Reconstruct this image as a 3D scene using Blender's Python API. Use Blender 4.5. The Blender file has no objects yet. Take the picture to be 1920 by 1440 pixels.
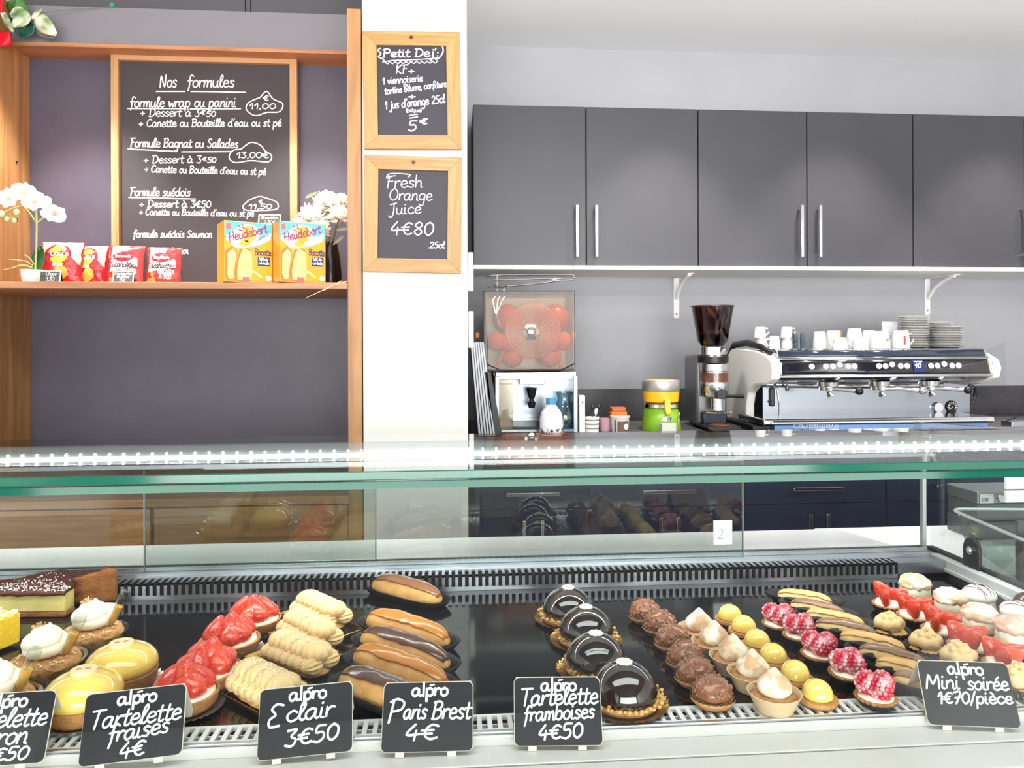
import bpy, bmesh, math, random
from math import sin, cos, pi, radians as R
from mathutils import Matrix, Vector, noise

SC = bpy.context.scene
COL = SC.collection
random.seed(7)

# ------------------------------------------------------------------ camera
EZ = 1.45                      # eye height
F = 1400.0                     # focal length in pixels of a 1920 wide frame
HY = 642.0                     # horizon row
YAW, ROLL = R(4.5), R(0.2)
_r = Vector((cos(YAW), -sin(YAW), 0)); _f = Vector((sin(YAW), cos(YAW), 0)); _u = Vector((0, 0, 1))
cam_d = bpy.data.cameras.new('camera'); cam = bpy.data.objects.new('camera', cam_d); COL.objects.link(cam)
cam_d.sensor_width = 36; cam_d.lens = 36 * F / 1920; cam_d.shift_y = -(720 - HY) / 1920
cam_d.clip_start = 0.02
_cr = _r * cos(ROLL) - _u * sin(ROLL); _cu = _u * cos(ROLL) + _r * sin(ROLL)
cam.matrix_world = Matrix(((_cr.x, _cu.x, -_f.x, 0), (_cr.y, _cu.y, -_f.y, 0), (_cr.z, _cu.z, -_f.z, EZ), (0, 0, 0, 1)))
SC.camera = cam
SC.view_settings.view_transform = 'Standard'; SC.view_settings.look = 'None'
SC.view_settings.gamma = 1; SC.view_settings.use_curve_mapping = False
SC.view_settings.exposure = 0.5
cy = SC.cycles
cy.max_bounces = 10; cy.transparent_max_bounces = 24; cy.glossy_bounces = 5; cy.transmission_bounces = 8
cy.caustics_reflective = False; cy.caustics_refractive = False; cy.sample_clamp_indirect = 6

# ------------------------------------------------------------------ daylight and lamps
w = bpy.data.worlds.new('sky'); SC.world = w; w.use_nodes = True
w.node_tree.nodes['Background'].inputs[0].default_value = (.92, .96, 1, 1)
w.node_tree.nodes['Background'].inputs[1].default_value = 1.5

def area(name, loc, rot, sx, sy, power, col=(1, 1, 1)):
    l = bpy.data.lights.new(name, 'AREA'); l.shape = 'RECTANGLE'; l.size = sx; l.size_y = sy; l.energy = power; l.color = col
    o = bpy.data.objects.new(name, l); COL.objects.link(o); o.location = loc; o.rotation_euler = rot
    return o

CEIL = 2.80
area('window_daylight', (0.3, -4.0, 1.27), (R(100), 0, 0), 5.0, 1.9, 300, (1, .985, .96))
area('ceiling_uplight', (0.5, 0.9, 2.3), (R(180 - 40), 0, 0), 3.0, .25, 24, (1, .98, .95))  # added fill aimed upward to brighten the kitchen ceiling; no such lamp is known
area('ceiling_panel_light', (0.2, 0.3, CEIL - .03), (0, 0, 0), 3.2, .8, 48, (1, .98, .95))  # added overhead fill for the pastries, kept out of the front glass reflection

def ray(px, py):
    dx, dy = px - 960, HY - py
    a, b = dx * cos(ROLL) + dy * sin(ROLL), -dx * sin(ROLL) + dy * cos(ROLL)
    return _f + _r * (a / F) + _u * (b / F)
def W(px, py, Y):              # the point seen at a pixel on the upright plane y = Y
    d = ray(px, py); t = Y / d.y
    return Vector((d.x * t, Y, EZ + d.z * t))
def G(px, py, z):              # the point seen at a pixel on the level plane at height z
    d = ray(px, py); t = (z - EZ) / d.z
    return Vector((d.x * t, d.y * t, z))
def X(px, Y): return W(px, HY, Y).x
def Z(py, Y, px=960): return W(px, py, Y).z

# ------------------------------------------------------------------ materials
def lin(c):
    if isinstance(c, str): c = tuple(int(c[i:i + 2], 16) for i in (0, 2, 4))
    return tuple(((v / 255) / 12.92 if v / 255 <= .04045 else ((v / 255 + .055) / 1.055) ** 2.4) for v in c) + (1,)
MATS = {}
def mat(name, col, rough=.5, metal=0, var=None, bump=None, spec=.5, coat=0, sss=0, emit=None, alpha=1, stretch=None, trans=0, aniso=0, spots=None, ior=1.45):
    """var = (second colour, noise scale, sharpness); bump = (scale, strength); spots = (colour, scale, size): small specks."""
    if name in MATS: return MATS[name]
    m = bpy.data.materials.new(name); m.use_nodes = True; nt = m.node_tree; b = nt.nodes['Principled BSDF']
    N = nt.nodes.new; L = nt.links.new
    b.inputs['Base Color'].default_value = lin(col); b.inputs['Roughness'].default_value = rough; b.inputs['Metallic'].default_value = metal
    b.inputs['Specular IOR Level'].default_value = spec; b.inputs['Coat Weight'].default_value = coat; b.inputs['Coat Roughness'].default_value = .05
    b.inputs['IOR'].default_value = ior
    if sss: b.inputs['Subsurface Weight'].default_value = sss; b.inputs['Subsurface Radius'].default_value = (.01, .006, .004); b.inputs['Subsurface Scale'].default_value = .5
    if trans: b.inputs['Transmission Weight'].default_value = trans
    if emit: b.inputs['Emission Color'].default_value = lin(emit[0]); b.inputs['Emission Strength'].default_value = emit[1]
    b.inputs['Alpha'].default_value = alpha
    if var or bump or spots:
        tc = N('ShaderNodeTexCoord'); mp = N('ShaderNodeMapping'); L(tc.outputs['Object'], mp.inputs[0])
        if stretch: mp.inputs['Scale'].default_value = stretch
    out = None
    if var:
        n = N('ShaderNodeTexNoise'); n.inputs['Scale'].default_value = var[1]; n.inputs['Detail'].default_value = 6; L(mp.outputs[0], n.inputs[0])
        rp = N('ShaderNodeValToRGB'); s = var[2] if len(var) > 2 else .25
        of = var[3] if len(var) > 3 else 0; rp.color_ramp.elements[0].position = .5 - s + of; rp.color_ramp.elements[1].position = .5 + s + of
        rp.color_ramp.elements[0].color = lin(var[0]); rp.color_ramp.elements[1].color = lin(col)
        L(n.outputs[0], rp.inputs[0]); out = rp.outputs[0]; L(out, b.inputs['Base Color'])
    if spots:
        v = N('ShaderNodeTexVoronoi'); v.inputs['Scale'].default_value = spots[1]; L(mp.outputs[0], v.inputs[0])
        r2 = N('ShaderNodeValToRGB'); r2.color_ramp.elements[0].position = spots[2]; r2.color_ramp.elements[1].position = spots[2] + .05
        r2.color_ramp.elements[0].color = (1, 1, 1, 1); r2.color_ramp.elements[1].color = (0, 0, 0, 1); L(v.outputs['Distance'], r2.inputs[0])
        mx = N('ShaderNodeMix'); mx.data_type = 'RGBA'; L(r2.outputs[0], mx.inputs[0])
        if out: L(out, mx.inputs[6])
        else: mx.inputs[6].default_value = lin(col)
        mx.inputs[7].default_value = lin(spots[0]); L(mx.outputs[2], b.inputs['Base Color'])
    if bump:
        n = N('ShaderNodeTexNoise'); n.inputs['Scale'].default_value = bump[0]; n.inputs['Detail'].default_value = 5; L(mp.outputs[0], n.inputs[0])
        bp = N('ShaderNodeBump'); bp.inputs['Strength'].default_value = bump[1]; bp.inputs['Distance'].default_value = .004; L(n.outputs[0], bp.inputs['Height']); L(bp.outputs[0], b.inputs['Normal'])
    MATS[name] = m; return m

def glass(name, tint, rough=0, k=1.0, ior=1.5):
    """clear pane: a mirror by Fresnel over a tinted see-through"""
    if name in MATS: return MATS[name]
    m = bpy.data.materials.new(name); m.use_nodes = True; nt = m.node_tree; nt.nodes.clear(); N = nt.nodes.new; L = nt.links.new
    o = N('ShaderNodeOutputMaterial'); t = N('ShaderNodeBsdfTransparent'); g = N('ShaderNodeBsdfGlossy'); mx = N('ShaderNodeMixShader'); fr = N('ShaderNodeFresnel')
    t.inputs[0].default_value = lin(tint); g.inputs['Roughness'].default_value = rough; fr.inputs[0].default_value = ior
    mu = N('ShaderNodeMath'); mu.operation = 'MULTIPLY'; mu.inputs[1].default_value = k; mu.use_clamp = True
    ge = N('ShaderNodeNewGeometry'); fb = N('ShaderNodeMath'); fb.operation = 'SUBTRACT'; fb.inputs[0].default_value = 1; L(ge.outputs['Backfacing'], fb.inputs[1])
    m3 = N('ShaderNodeMath'); m3.operation = 'MULTIPLY'; L(fr.outputs[0], mu.inputs[0]); L(mu.outputs[0], m3.inputs[0]); L(fb.outputs[0], m3.inputs[1]); L(m3.outputs[0], mx.inputs[0]); L(t.outputs[0], mx.inputs[1]); L(g.outputs[0], mx.inputs[2]); L(mx.outputs[0], o.inputs[0])
    MATS[name] = m; return m

def wood(name, c1, c2, axis='z', rough=.45, scale=1.0):
    if name in MATS: return MATS[name]
    m = bpy.data.materials.new(name); m.use_nodes = True; nt = m.node_tree; b = nt.nodes['Principled BSDF']; N = nt.nodes.new; L = nt.links.new
    tc = N('ShaderNodeTexCoord'); mp = N('ShaderNodeMapping'); L(tc.outputs['Object'], mp.inputs[0])
    mp.inputs['Scale'].default_value = {'z': (22 * scale, 22 * scale, 1.3 * scale), 'x': (1.3 * scale, 22 * scale, 22 * scale), 'y': (22 * scale, 1.3 * scale, 22 * scale)}[axis]
    n = N('ShaderNodeTexNoise'); n.inputs['Scale'].default_value = 1.6; n.inputs['Detail'].default_value = 8; n.inputs['Distortion'].default_value = .8; L(mp.outputs[0], n.inputs[0])
    n2 = N('ShaderNodeTexNoise'); n2.inputs['Scale'].default_value = 9; n2.inputs['Detail'].default_value = 3; L(mp.outputs[0], n2.inputs[0])
    ad = N('ShaderNodeMath'); ad.operation = 'MULTIPLY_ADD'; ad.inputs[1].default_value = .3; L(n2.outputs[0], ad.inputs[0]); L(n.outputs[0], ad.inputs[2])
    rp = N('ShaderNodeValToRGB'); e = rp.color_ramp.elements; e[0].position = .45; e[1].position = .85; e[0].color = lin(c2); e[1].color = lin(c1)
    L(ad.outputs[0], rp.inputs[0]); L(rp.outputs[0], b.inputs['Base Color']); b.inputs['Roughness'].default_value = rough
    bp = N('ShaderNodeBump'); bp.inputs['Strength'].default_value = .15; bp.inputs['Distance'].default_value = .002; L(ad.outputs[0], bp.inputs['Height']); L(bp.outputs[0], b.inputs['Normal'])
    MATS[name] = m; return m

# ------------------------------------------------------------------ mesh building
class MB:
    def __init__(s): s.v = []; s.f = []; s.T = None; s.k = 0
    def pt(s, p):
        p = Vector(p); s.v.append(s.T @ p if s.T is not None else p); return len(s.v) - 1
    def box(s, x0, x1, y0, y1, z0, z1):
        i = [s.pt(p) for p in ((x0, y0, z0), (x1, y0, z0), (x1, y1, z0), (x0, y1, z0), (x0, y0, z1), (x1, y0, z1), (x1, y1, z1), (x0, y1, z1))]
        for q in ((0, 3, 2, 1), (4, 5, 6, 7), (0, 1, 5, 4), (1, 2, 6, 5), (2, 3, 7, 6), (3, 0, 4, 7)): s.f.append([i[k] for k in q])
        return s
    def cbox(s, c, d): return s.box(c[0] - d[0] / 2, c[0] + d[0] / 2, c[1] - d[1] / 2, c[1] + d[1] / 2, c[2] - d[2] / 2, c[2] + d[2] / 2)
    def lathe(s, prof, n=24, fr=None, c=(0, 0, 0), sx=1, sy=1):
        rows = []
        for r, z in prof:
            if r < 1e-6: rows.append([s.pt((c[0], c[1], c[2] + z))]); continue
            row = []
            for k in range(n):
                a = 2 * pi * k / n; q = fr(a, r, z) if fr else (r, z)
                row.append(s.pt((c[0] + q[0] * cos(a) * sx, c[1] + q[0] * sin(a) * sy, c[2] + q[1])))
            rows.append(row)
        for a, b in zip(rows, rows[1:]):
            for k in range(n):
                k2 = (k + 1) % n
                if len(a) == 1 and len(b) == 1: continue
                if len(a) == 1: s.f.append([a[0], b[k2], b[k]])
                elif len(b) == 1: s.f.append([a[k], a[k2], b[0]])
                else: s.f.append([a[k], a[k2], b[k2], b[k]])
        return s
    def tube(s, pts, r, n=8, closed=False, caps=True, flat=1):
        pts = [Vector(p) for p in pts]; rr = r if isinstance(r, (list, tuple)) else [r] * len(pts); rows = []; up = None
        for i, p in enumerate(pts):
            a = pts[i - 1] if i or closed else p; b = pts[(i + 1) % len(pts)] if i < len(pts) - 1 or closed else p
            t = (b - a); t = t.normalized() if t.length > 1e-9 else Vector((0, 0, 1))
            if up is None: up = Vector((0, 0, 1)) if abs(t.z) < .9 else Vector((0, 1, 0))
            e = t.cross(up)
            if e.length < 1e-4: e = t.cross(Vector((1, 0, .3)))
            e.normalize(); g = e.cross(t).normalized()
            if abs(t.z) >= .9: up = g
            rows.append([s.pt(p + (e * cos(2 * pi * k / n) + g * sin(2 * pi * k / n) * flat) * rr[i]) for k in range(n)])
        prs = list(zip(rows, rows[1:])) + ([(rows[-1], rows[0])] if closed else [])
        for a, b in prs:
            for k in range(n): s.f.append([a[k], a[(k + 1) % n], b[(k + 1) % n], b[k]])
        if caps and not closed: s.f.append(rows[0][::-1]); s.f.append(rows[-1])
        return s
    def ico(s, c, r, sub=2, fn=None):
        b = bmesh.new(); bmesh.ops.create_icosphere(b, subdivisions=sub, radius=1); o = len(s.v); c = Vector(c)
        if not isinstance(r, (tuple, list)): r = (r, r, r)
        for q in b.verts:
            d = q.co.copy(); k = fn(d) if fn else 1
            s.pt(c + Vector((d.x * r[0], d.y * r[1], d.z * r[2])) * k)
        for q in b.faces: s.f.append([o + x.index for x in q.verts])
        b.free(); return s
    def prism(s, pts, w0, w1, ax='y'):
        """2D outline (u, v) extruded from w0 to w1 along an axis"""
        m = {'y': lambda u, v, w: (u, w, v), 'z': lambda u, v, w: (u, v, w), 'x': lambda u, v, w: (w, u, v)}[ax]; n = len(pts)
        a = [s.pt(m(u, v, w0)) for u, v in pts]; b = [s.pt(m(u, v, w1)) for u, v in pts]
        s.f.append(a); s.f.append(b[::-1])
        for k in range(n): s.f.append([a[k], b[k], b[(k + 1) % n], a[(k + 1) % n]])
        return s
    def grid(s, fn, nu, nv, wrapu=False):
        ix = [[s.pt(fn(i / nu, j / nv)) for i in range(nu + (0 if wrapu else 1))] for j in range(nv + 1)]
        m = len(ix[0])
        for j in range(nv):
            for i in range(nu): s.f.append([ix[j][i], ix[j][(i + 1) % m], ix[j + 1][(i + 1) % m], ix[j + 1][i]])
        return s
    def poly(s, pts): s.f.append([s.pt(p) for p in pts]); return s
    def ribbon(s, pts, wd, fn):
        """flat stroke of width wd along 2D pts; fn maps (u, v) to 3D"""
        P = [Vector((p[0], p[1])) for p in pts]; Q = [P[0]]
        for p in P[1:]:
            if (p - Q[-1]).length > 1e-5: Q.append(p)
        if len(Q) == 1: Q.append(Q[0] + Vector((wd * .6, 0)))
        d0 = (Q[1] - Q[0]).normalized(); d1 = (Q[-1] - Q[-2]).normalized()
        Q = [Q[0] - d0 * wd * .45] + Q + [Q[-1] + d1 * wd * .45]; n = len(Q); rows = []; s.k += 1
        for i, p in enumerate(Q):
            t = (Q[min(i + 1, n - 1)] - Q[max(i - 1, 0)])
            if t.length < 1e-9: t = d0
            t.normalize(); e = Vector((-t.y, t.x)) * wd * (.28 if i in (0, n - 1) else .5)
            a, b = p + e, p - e; o = Vector(fn(p.x, p.y)); h = 1e-4       # each stroke lies a hair above the last, as chalk does
            nr = (Vector(fn(p.x + h, p.y)) - o).cross(Vector(fn(p.x, p.y + h)) - o); nr = nr.normalized() * ((s.k % 7) * 3e-5 + i * 9e-6) if nr.length > 0 else nr
            rows.append((s.pt(Vector(fn(a.x, a.y)) + nr), s.pt(Vector(fn(b.x, b.y)) + nr)))
        for a, b in zip(rows, rows[1:]): s.f.append([a[0], a[1], b[1], b[0]])
        return s
    def build(s, name, m, parent=None, smooth=True, bevel=0, ang=40, solid=0, sub=0):
        me = bpy.data.meshes.new(name); me.from_pydata([tuple(q) for q in s.v], [], s.f); me.validate()
        b = bmesh.new(); b.from_mesh(me); bmesh.ops.recalc_face_normals(b, faces=b.faces); b.to_mesh(me); b.free()
        if smooth:
            me.polygons.foreach_set('use_smooth', [True] * len(me.polygons)); me.set_sharp_from_angle(angle=R(ang))
        me.materials.append(m); o = bpy.data.objects.new(name, me); COL.objects.link(o)
        if parent: o.parent = parent
        if solid: q = o.modifiers.new('s', 'SOLIDIFY'); q.thickness = solid; q.offset = 0
        if bevel: q = o.modifiers.new('b', 'BEVEL'); q.width = bevel; q.segments = 2; q.limit_method = 'ANGLE'; q.angle_limit = R(35)
        if sub: q = o.modifiers.new('u', 'SUBSURF'); q.levels = q.render_levels = sub
        return o

def tag(o, label=None, cat=None, group=None, kind=None):
    for k, v in (('label', label), ('category', cat), ('group', group), ('kind', kind)):
        if v: o[k] = v
    return o
def thing(name, label, cat, loc=(0, 0, 0), rz=0, group=None, tilt=None):
    o = bpy.data.objects.new(name, None); COL.objects.link(o); o.empty_display_size = .02
    o.location = loc; o.rotation_euler = tilt if tilt else (0, 0, rz); return tag(o, label, cat, group)
def struct(o): o['kind'] = 'structure'; return o
def dup(root, loc, rz=0, label=None, scale=None, tilt=None):
    def cp(o, par):
        c = o.copy(); COL.objects.link(c)
        if par: c.parent = par
        for ch in KIDS(o): cp(ch, c)
        return c
    r = cp(root, None); r.location = loc; r.rotation_euler = tilt if tilt else (0, 0, rz)
    if scale: r.scale = (scale,) * 3 if not isinstance(scale, tuple) else scale
    if label: r['label'] = label
    return r
def KIDS(o): return [c for c in COL.objects if c.parent == o]
def place(root, loc, rz=0, scale=None): root.location = loc; root.rotation_euler = (0, 0, rz); root.scale = (scale or 1,) * 3; return root
def TR(loc=(0, 0, 0), rx=0, ry=0, rz=0, sc=1):
    return Matrix.Translation(loc) @ Matrix.Rotation(rz, 4, 'Z') @ Matrix.Rotation(ry, 4, 'Y') @ Matrix.Rotation(rx, 4, 'X') @ Matrix.Scale(sc, 4)
def arc(cx, cy, r, a0, a1, n): return [(cx + r * cos(a0 + (a1 - a0) * k / n), cy + r * sin(a0 + (a1 - a0) * k / n)) for k in range(n + 1)]
def rrect(x0, x1, y0, y1, r, n=4):
    return arc(x1 - r, y0 + r, r, -pi / 2, 0, n) + arc(x1 - r, y1 - r, r, 0, pi / 2, n) + arc(x0 + r, y1 - r, r, pi / 2, pi, n) + arc(x0 + r, y0 + r, r, pi, 1.5 * pi, n)
def nz(p, s=1.0): return noise.noise(Vector(p) * s)
ORD = ['first', 'second', 'third', 'fourth', 'fifth', 'sixth', 'seventh', 'eighth', 'ninth', 'tenth', 'eleventh', 'twelfth', 'thirteenth', 'fourteenth', 'fifteenth', 'sixteenth', 'seventeenth', 'eighteenth', 'nineteenth', 'twentieth', 'twenty-first', 'twenty-second']

# ------------------------------------------------------------------ handwriting: one-stroke letters, x-height 1
def _g(w, *st): return (w, [[tuple(float(c) for c in p.split(',')) for p in s.split()] for s in st])
GL = {
'a': _g(1.0, '.72,.85 .45,1 .12,.75 .08,.3 .3,0 .6,.25 .74,.95 .72,.3 .85,.02 1,.12'), 'b': _g(.88, '.1,1.75 .1,.1 .12,.6 .42,1 .7,.8 .72,.3 .45,0 .1,.15'),
'c': _g(.82, '.72,.82 .45,1 .12,.7 .12,.3 .4,0 .76,.18'), 'd': _g(.98, '.72,.8 .4,1 .1,.7 .1,.25 .38,0 .68,.3 .76,1.75 .74,.25 .92,.02'),
'e': _g(.84, '.1,.48 .68,.6 .58,.95 .3,.97 .1,.6 .15,.2 .45,0 .8,.2'), 'f': _g(.66, '.72,1.55 .5,1.75 .3,1.45 .28,.2 .18,-.5', '.05,.92 .6,.96'),
'g': _g(.9, '.7,.85 .4,1 .1,.7 .15,.2 .45,.1 .7,.4 .75,.95 .7,-.4 .45,-.75 .15,-.55'), 'h': _g(.88, '.1,1.75 .1,0 .12,.5 .42,1 .64,.75 .66,.1 .84,.02'),
'i': _g(.42, '.12,.95 .12,.15 .34,.02', '.12,1.38 .15,1.44'), 'j': _g(.45, '.3,.95 .3,-.4 .1,-.7 -.1,-.5', '.3,1.38 .33,1.44'),
'k': _g(.74, '.1,1.75 .1,0', '.6,.95 .14,.45 .66,0'), 'l': _g(.48, '.02,.3 .4,1.3 .32,1.75 .14,1.4 .14,.3 .34,0 .5,.14'),
'm': _g(1.15, '.08,.95 .08,0 .12,.6 .36,1 .5,.75 .5,0 .55,.6 .82,1 .96,.75 .97,.1 1.1,.02'), 'n': _g(.84, '.08,.95 .08,0 .12,.6 .42,1 .62,.75 .64,.1 .8,.02'),
'o': _g(.84, '.45,1 .12,.75 .1,.25 .4,0 .7,.25 .72,.75 .45,1'), 'p': _g(.85, '.1,.95 .1,-.75 .12,.6 .42,1 .7,.75 .68,.2 .4,0 .12,.2'),
'q': _g(.85, '.7,.85 .4,1 .1,.7 .12,.2 .4,0 .7,.4 .72,.95 .7,-.75'), 'r': _g(.62, '.08,.95 .1,0 .13,.6 .36,.95 .6,.9'),
's': _g(.7, '.6,.86 .35,1 .13,.8 .3,.55 .57,.35 .45,.03 .08,.1'), 't': _g(.6, '.27,1.5 .24,.2 .42,0 .6,.12', '.0,1 .56,1.03'),
'u': _g(.88, '.08,.95 .1,.25 .32,0 .6,.25 .66,.95 .66,.15 .84,.02'), 'v': _g(.7, '.05,.95 .32,0 .62,.95'), 'w': _g(1.0, '.05,.95 .25,0 .48,.75 .7,0 .92,.95'),
'x': _g(.72, '.08,.95 .62,0', '.62,.95 .06,0'), 'y': _g(.78, '.08,.95 .12,.35 .36,.12 .62,.45', '.66,.95 .6,-.3 .35,-.75 .1,-.55'), 'z': _g(.72, '.08,.92 .62,.95 .1,.03 .66,.05'),
'A': _g(1.05, '.05,0 .5,1.7 .92,0', '.22,.6 .78,.6'), 'B': _g(1.0, '.12,0 .14,1.68', '.0,1.6 .5,1.72 .82,1.4 .6,.98 .2,.9 .75,.85 .85,.4 .5,.02 .05,.05'), 'C': _g(1.05, '.9,1.4 .6,1.7 .2,1.3 .1,.6 .4,.02 .92,.25'),
'D': _g(1.1, '.18,1.65 .16,.02', '.0,1.62 .55,1.65 .95,1.1 .9,.5 .5,.03 .02,.03'), 'E': _g(.9, '.8,1.6 .4,1.7 .16,1.35 .45,.95 .14,.6 .25,.1 .8,.15'), 'F': _g(.9, '.3,1.6 .2,.0', '.05,1.62 .9,1.7', '.2,.9 .7,.95'),
'G': _g(1.05, '.9,1.4 .55,1.7 .15,1.2 .15,.4 .5,0 .9,.3 .9,.75 .55,.75'), 'H': _g(1.1, '.2,1.7 .15,0', '.9,1.7 .9,0', '.0,.85 1.0,.9'), 'J': _g(.9, '.2,1.5 .9,1.7', '.65,1.7 .6,.1 .35,-.5 .1,-.2'),
'K': _g(1.0, '.15,1.7 .12,0', '.85,1.7 .18,.8 .85,0'), 'L': _g(.95, '.5,1.7 .2,1.0 .2,.1 .9,.15'), 'M': _g(1.3, '.05,0 .2,1.65 .6,.5 1.0,1.65 1.15,0'), 'N': _g(1.1, '.1,0 .15,1.6 .75,.05 .85,1.7'),
'O': _g(1.2, '.6,1.7 .15,1.2 .15,.4 .55,0 1.0,.4 1.0,1.2 .6,1.7'), 'P': _g(.95, '.2,1.6 .15,0', '.0,1.5 .4,1.72 .85,1.45 .75,.95 .2,.8'), 'R': _g(.98, '.15,0 .18,1.65 .6,1.65 .8,1.3 .55,.95 .2,.9 .85,0'),
'S': _g(.9, '.78,1.45 .45,1.7 .15,1.3 .45,.9 .75,.5 .45,.0 .05,.25'), 'T': _g(1.0, '.5,1.65 .45,0', '.0,1.65 1.0,1.7'), 'U': _g(1.0, '.1,1.6 .12,.4 .45,0 .8,.4 .85,1.65'), 'I': _g(.4, '.2,1.7 .18,0'), 'V': _g(.9, '.05,1.65 .4,0 .8,1.65'), 'W': _g(1.2, '.05,1.65 .3,0 .6,1.2 .85,0 1.15,1.65'),
'0': _g(.9, '.45,1.6 .12,1.2 .12,.4 .42,0 .75,.4 .76,1.2 .45,1.6'), '1': _g(.6, '.05,1.0 .38,1.6 .38,0'), '2': _g(.9, '.1,1.3 .4,1.62 .72,1.3 .55,.7 .08,.02 .8,.08'),
'3': _g(.85, '.08,1.55 .68,1.6 .36,.95 .7,.6 .5,.0 .05,.12'), '4': _g(.9, '.5,1.6 .08,.6 .82,.62', '.6,.95 .56,0'), '5': _g(.88, '.75,1.6 .25,1.58 .18,.95 .6,.95 .72,.4 .4,0 .06,.12'),
'6': _g(.88, '.65,1.6 .2,.9 .12,.3 .4,0 .72,.3 .55,.75 .16,.5'), '7': _g(.85, '.08,1.55 .74,1.6 .3,0', '.2,.8 .65,.85'), '8': _g(.9, '.45,.85 .15,1.2 .45,1.6 .72,1.25 .45,.85 .12,.4 .45,0 .76,.4 .45,.85'), '9': _g(.88, '.7,1.2 .4,1.6 .12,1.2 .4,.85 .7,1.2 .6,.0'),
'€': _g(1.0, '.88,1.35 .55,1.5 .25,1.1 .25,.4 .55,.05 .9,.2', '.0,.95 .66,.98', '.0,.6 .6,.62'), ',': _g(.35, '.2,.08 .1,-.3'), '.': _g(.35, '.15,.02 .2,.06'), '+': _g(.9, '.1,.6 .75,.6', '.42,.95 .42,.25'),
"'": _g(.3, '.18,1.7 .1,1.35'), '/': _g(.6, '.05,-.2 .5,1.7'), '%': _g(1.0, '.05,0 .9,1.6', '.2,1.5 .08,1.3 .25,1.1 .38,1.3 .2,1.5', '.75,.5 .62,.3 .78,.05 .92,.3 .75,.5'), '(': _g(.45, '.4,1.6 .12,.9 .4,-.2'), ')': _g(.45, '.05,1.6 .33,.9 .05,-.2'),
'=': _g(.9, '.05,.85 .8,.9', '.1,.5 .78,.55'), '-': _g(.6, '.05,.55 .5,.57'), '!': _g(.35, '.18,1.7 .16,.5', '.15,.05 .18,.08'), ':': _g(.35, '.15,.1 .18,.14', '.15,.8 .18,.84'), ' ': _g(.6),
}
for k, b, a in (('é', 'e', '.35,1.25 .6,1.55'), ('è', 'e', '.25,1.55 .5,1.25'), ('à', 'a', '.25,1.55 .5,1.25'), ('ï', 'i', '.3,1.38 .33,1.44'), ('ā', 'p', '.2,1.45 .65,1.45'), ('É', 'E', '.4,1.9 .65,2.15')):
    GL[k] = (GL[b][0], GL[b][1] + _g(0, a)[1])
def smooth(p, k=4):
    if len(p) < 3: return p
    o = []; n = len(p)
    for i in range(n - 1):
        a, b, c, d = p[max(i - 1, 0)], p[i], p[i + 1], p[min(i + 2, n - 1)]
        for j in range(k):
            t = j / k; o.append(tuple(.5 * (2 * b[q] + (c[q] - a[q]) * t + (2 * a[q] - 5 * b[q] + 4 * c[q] - d[q]) * t * t + (3 * b[q] - a[q] - 3 * c[q] + d[q]) * t ** 3) for q in range(2)))
    return o + [p[-1]]
def tw(text): return sum(GL[c][0] for c in text)
def write(m, text, u, v, size, lw, fn, width=None, slant=.12, ang=0, sharp=False):
    """strokes of text, baseline start (u, v), x-height size, stroke lw; fn maps (u, v) to the surface"""
    kx = width / tw(text) if width else size; x = 0
    for c in text:
        wd, st = GL[c]
        for p in st:
            q = [((x + a) * kx + b * size * slant, b * size) for a, b in p]
            q = q if sharp else smooth(q)
            m.ribbon([(u + a * cos(ang) - b * sin(ang), v + a * sin(ang) + b * cos(ang)) for a, b in q], lw, fn)
        x += wd
def chalk(m, text, p0, p1, xh, Y, lw=2.2, slant=.12):
    """text on the upright plane y = Y between two picture points of its baseline; xh, lw in picture pixels"""
    a, b = W(p0[0], p0[1], Y), W(p1[0], p1[1], Y); s = Y / F
    write(m, text, a.x, a.z, xh * s, lw * s, lambda u, v: (u, Y, v), width=math.hypot(b.x - a.x, b.z - a.z), slant=slant, ang=math.atan2(b.z - a.z, b.x - a.x))
def chalkline(m, pts, Y, lw=2.2, closed=False):
    P = [W(a, b, Y) for a, b in pts]; q = [(p.x, p.z) for p in P]
    if closed: q = q + [q[0]]
    m.ribbon(smooth(q, 5), lw * Y / F, lambda u, v: (u, Y, v))

# ================================================================== the setting
M_white = mat('white_paint', 'f1f0ef', .6, bump=(60, .08)); M_ceil = mat('ceiling_paint', 'f2f2f3', .8, bump=(30, .05))
M_wall = mat('grey_wall_paint', 'a5a6ab', .55, var=('9d9ea4', 3), bump=(25, .05)); M_floor = mat('floor_tile', 'dcd8d2', .35, var=('cdc8c2', 5))
M_oak = wood('oak_upright', 'b08252', '8e6238', 'z'); M_oakx = wood('oak_lying', 'b8875a', '946438', 'x'); M_shelf = wood('shelf_wood', 'b5805a', '90603e', 'x')
M_panel = mat('slate_panel', '514c5b', .42, var=('4a4654', 8), bump=(250, .12)); M_fascia = mat('grey_fascia', '74747c', .5)
M_dark = mat('dark_gap', '17161a', .8); M_chrome = mat('chrome', 'd8dadd', .12, 1); M_steel = mat('brushed_steel', 'bfc2c8', .3, 1, bump=(180, .06), stretch=(.05, 1, 1)); M_black = mat('black_plastic', '121214', .35)
M_alu = mat('satin_alu', 'b9bcc2', .35, 1)
YB, YW, YS = 3.0, 3.4, 2.45
XL, XR, YN = -2.9, 3.3, -4.3
PX0, PX1 = X(681, YS), X(877, YS)
def sbox(name, m, *a, bevel=0): return struct(MB().box(*a).build(name, m, smooth=False, bevel=bevel))
sbox('floor', M_floor, XL, XR, YN, YW + .1, -.08, 0)
sbox('ceiling', M_ceil, XL, XR, 1.6, YW + .1, CEIL, CEIL + .08)
sbox('ceiling_shop', mat('shop_ceiling', '47474c', .8), XL, XR, YN, 1.6, CEIL, CEIL + .08)
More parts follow.
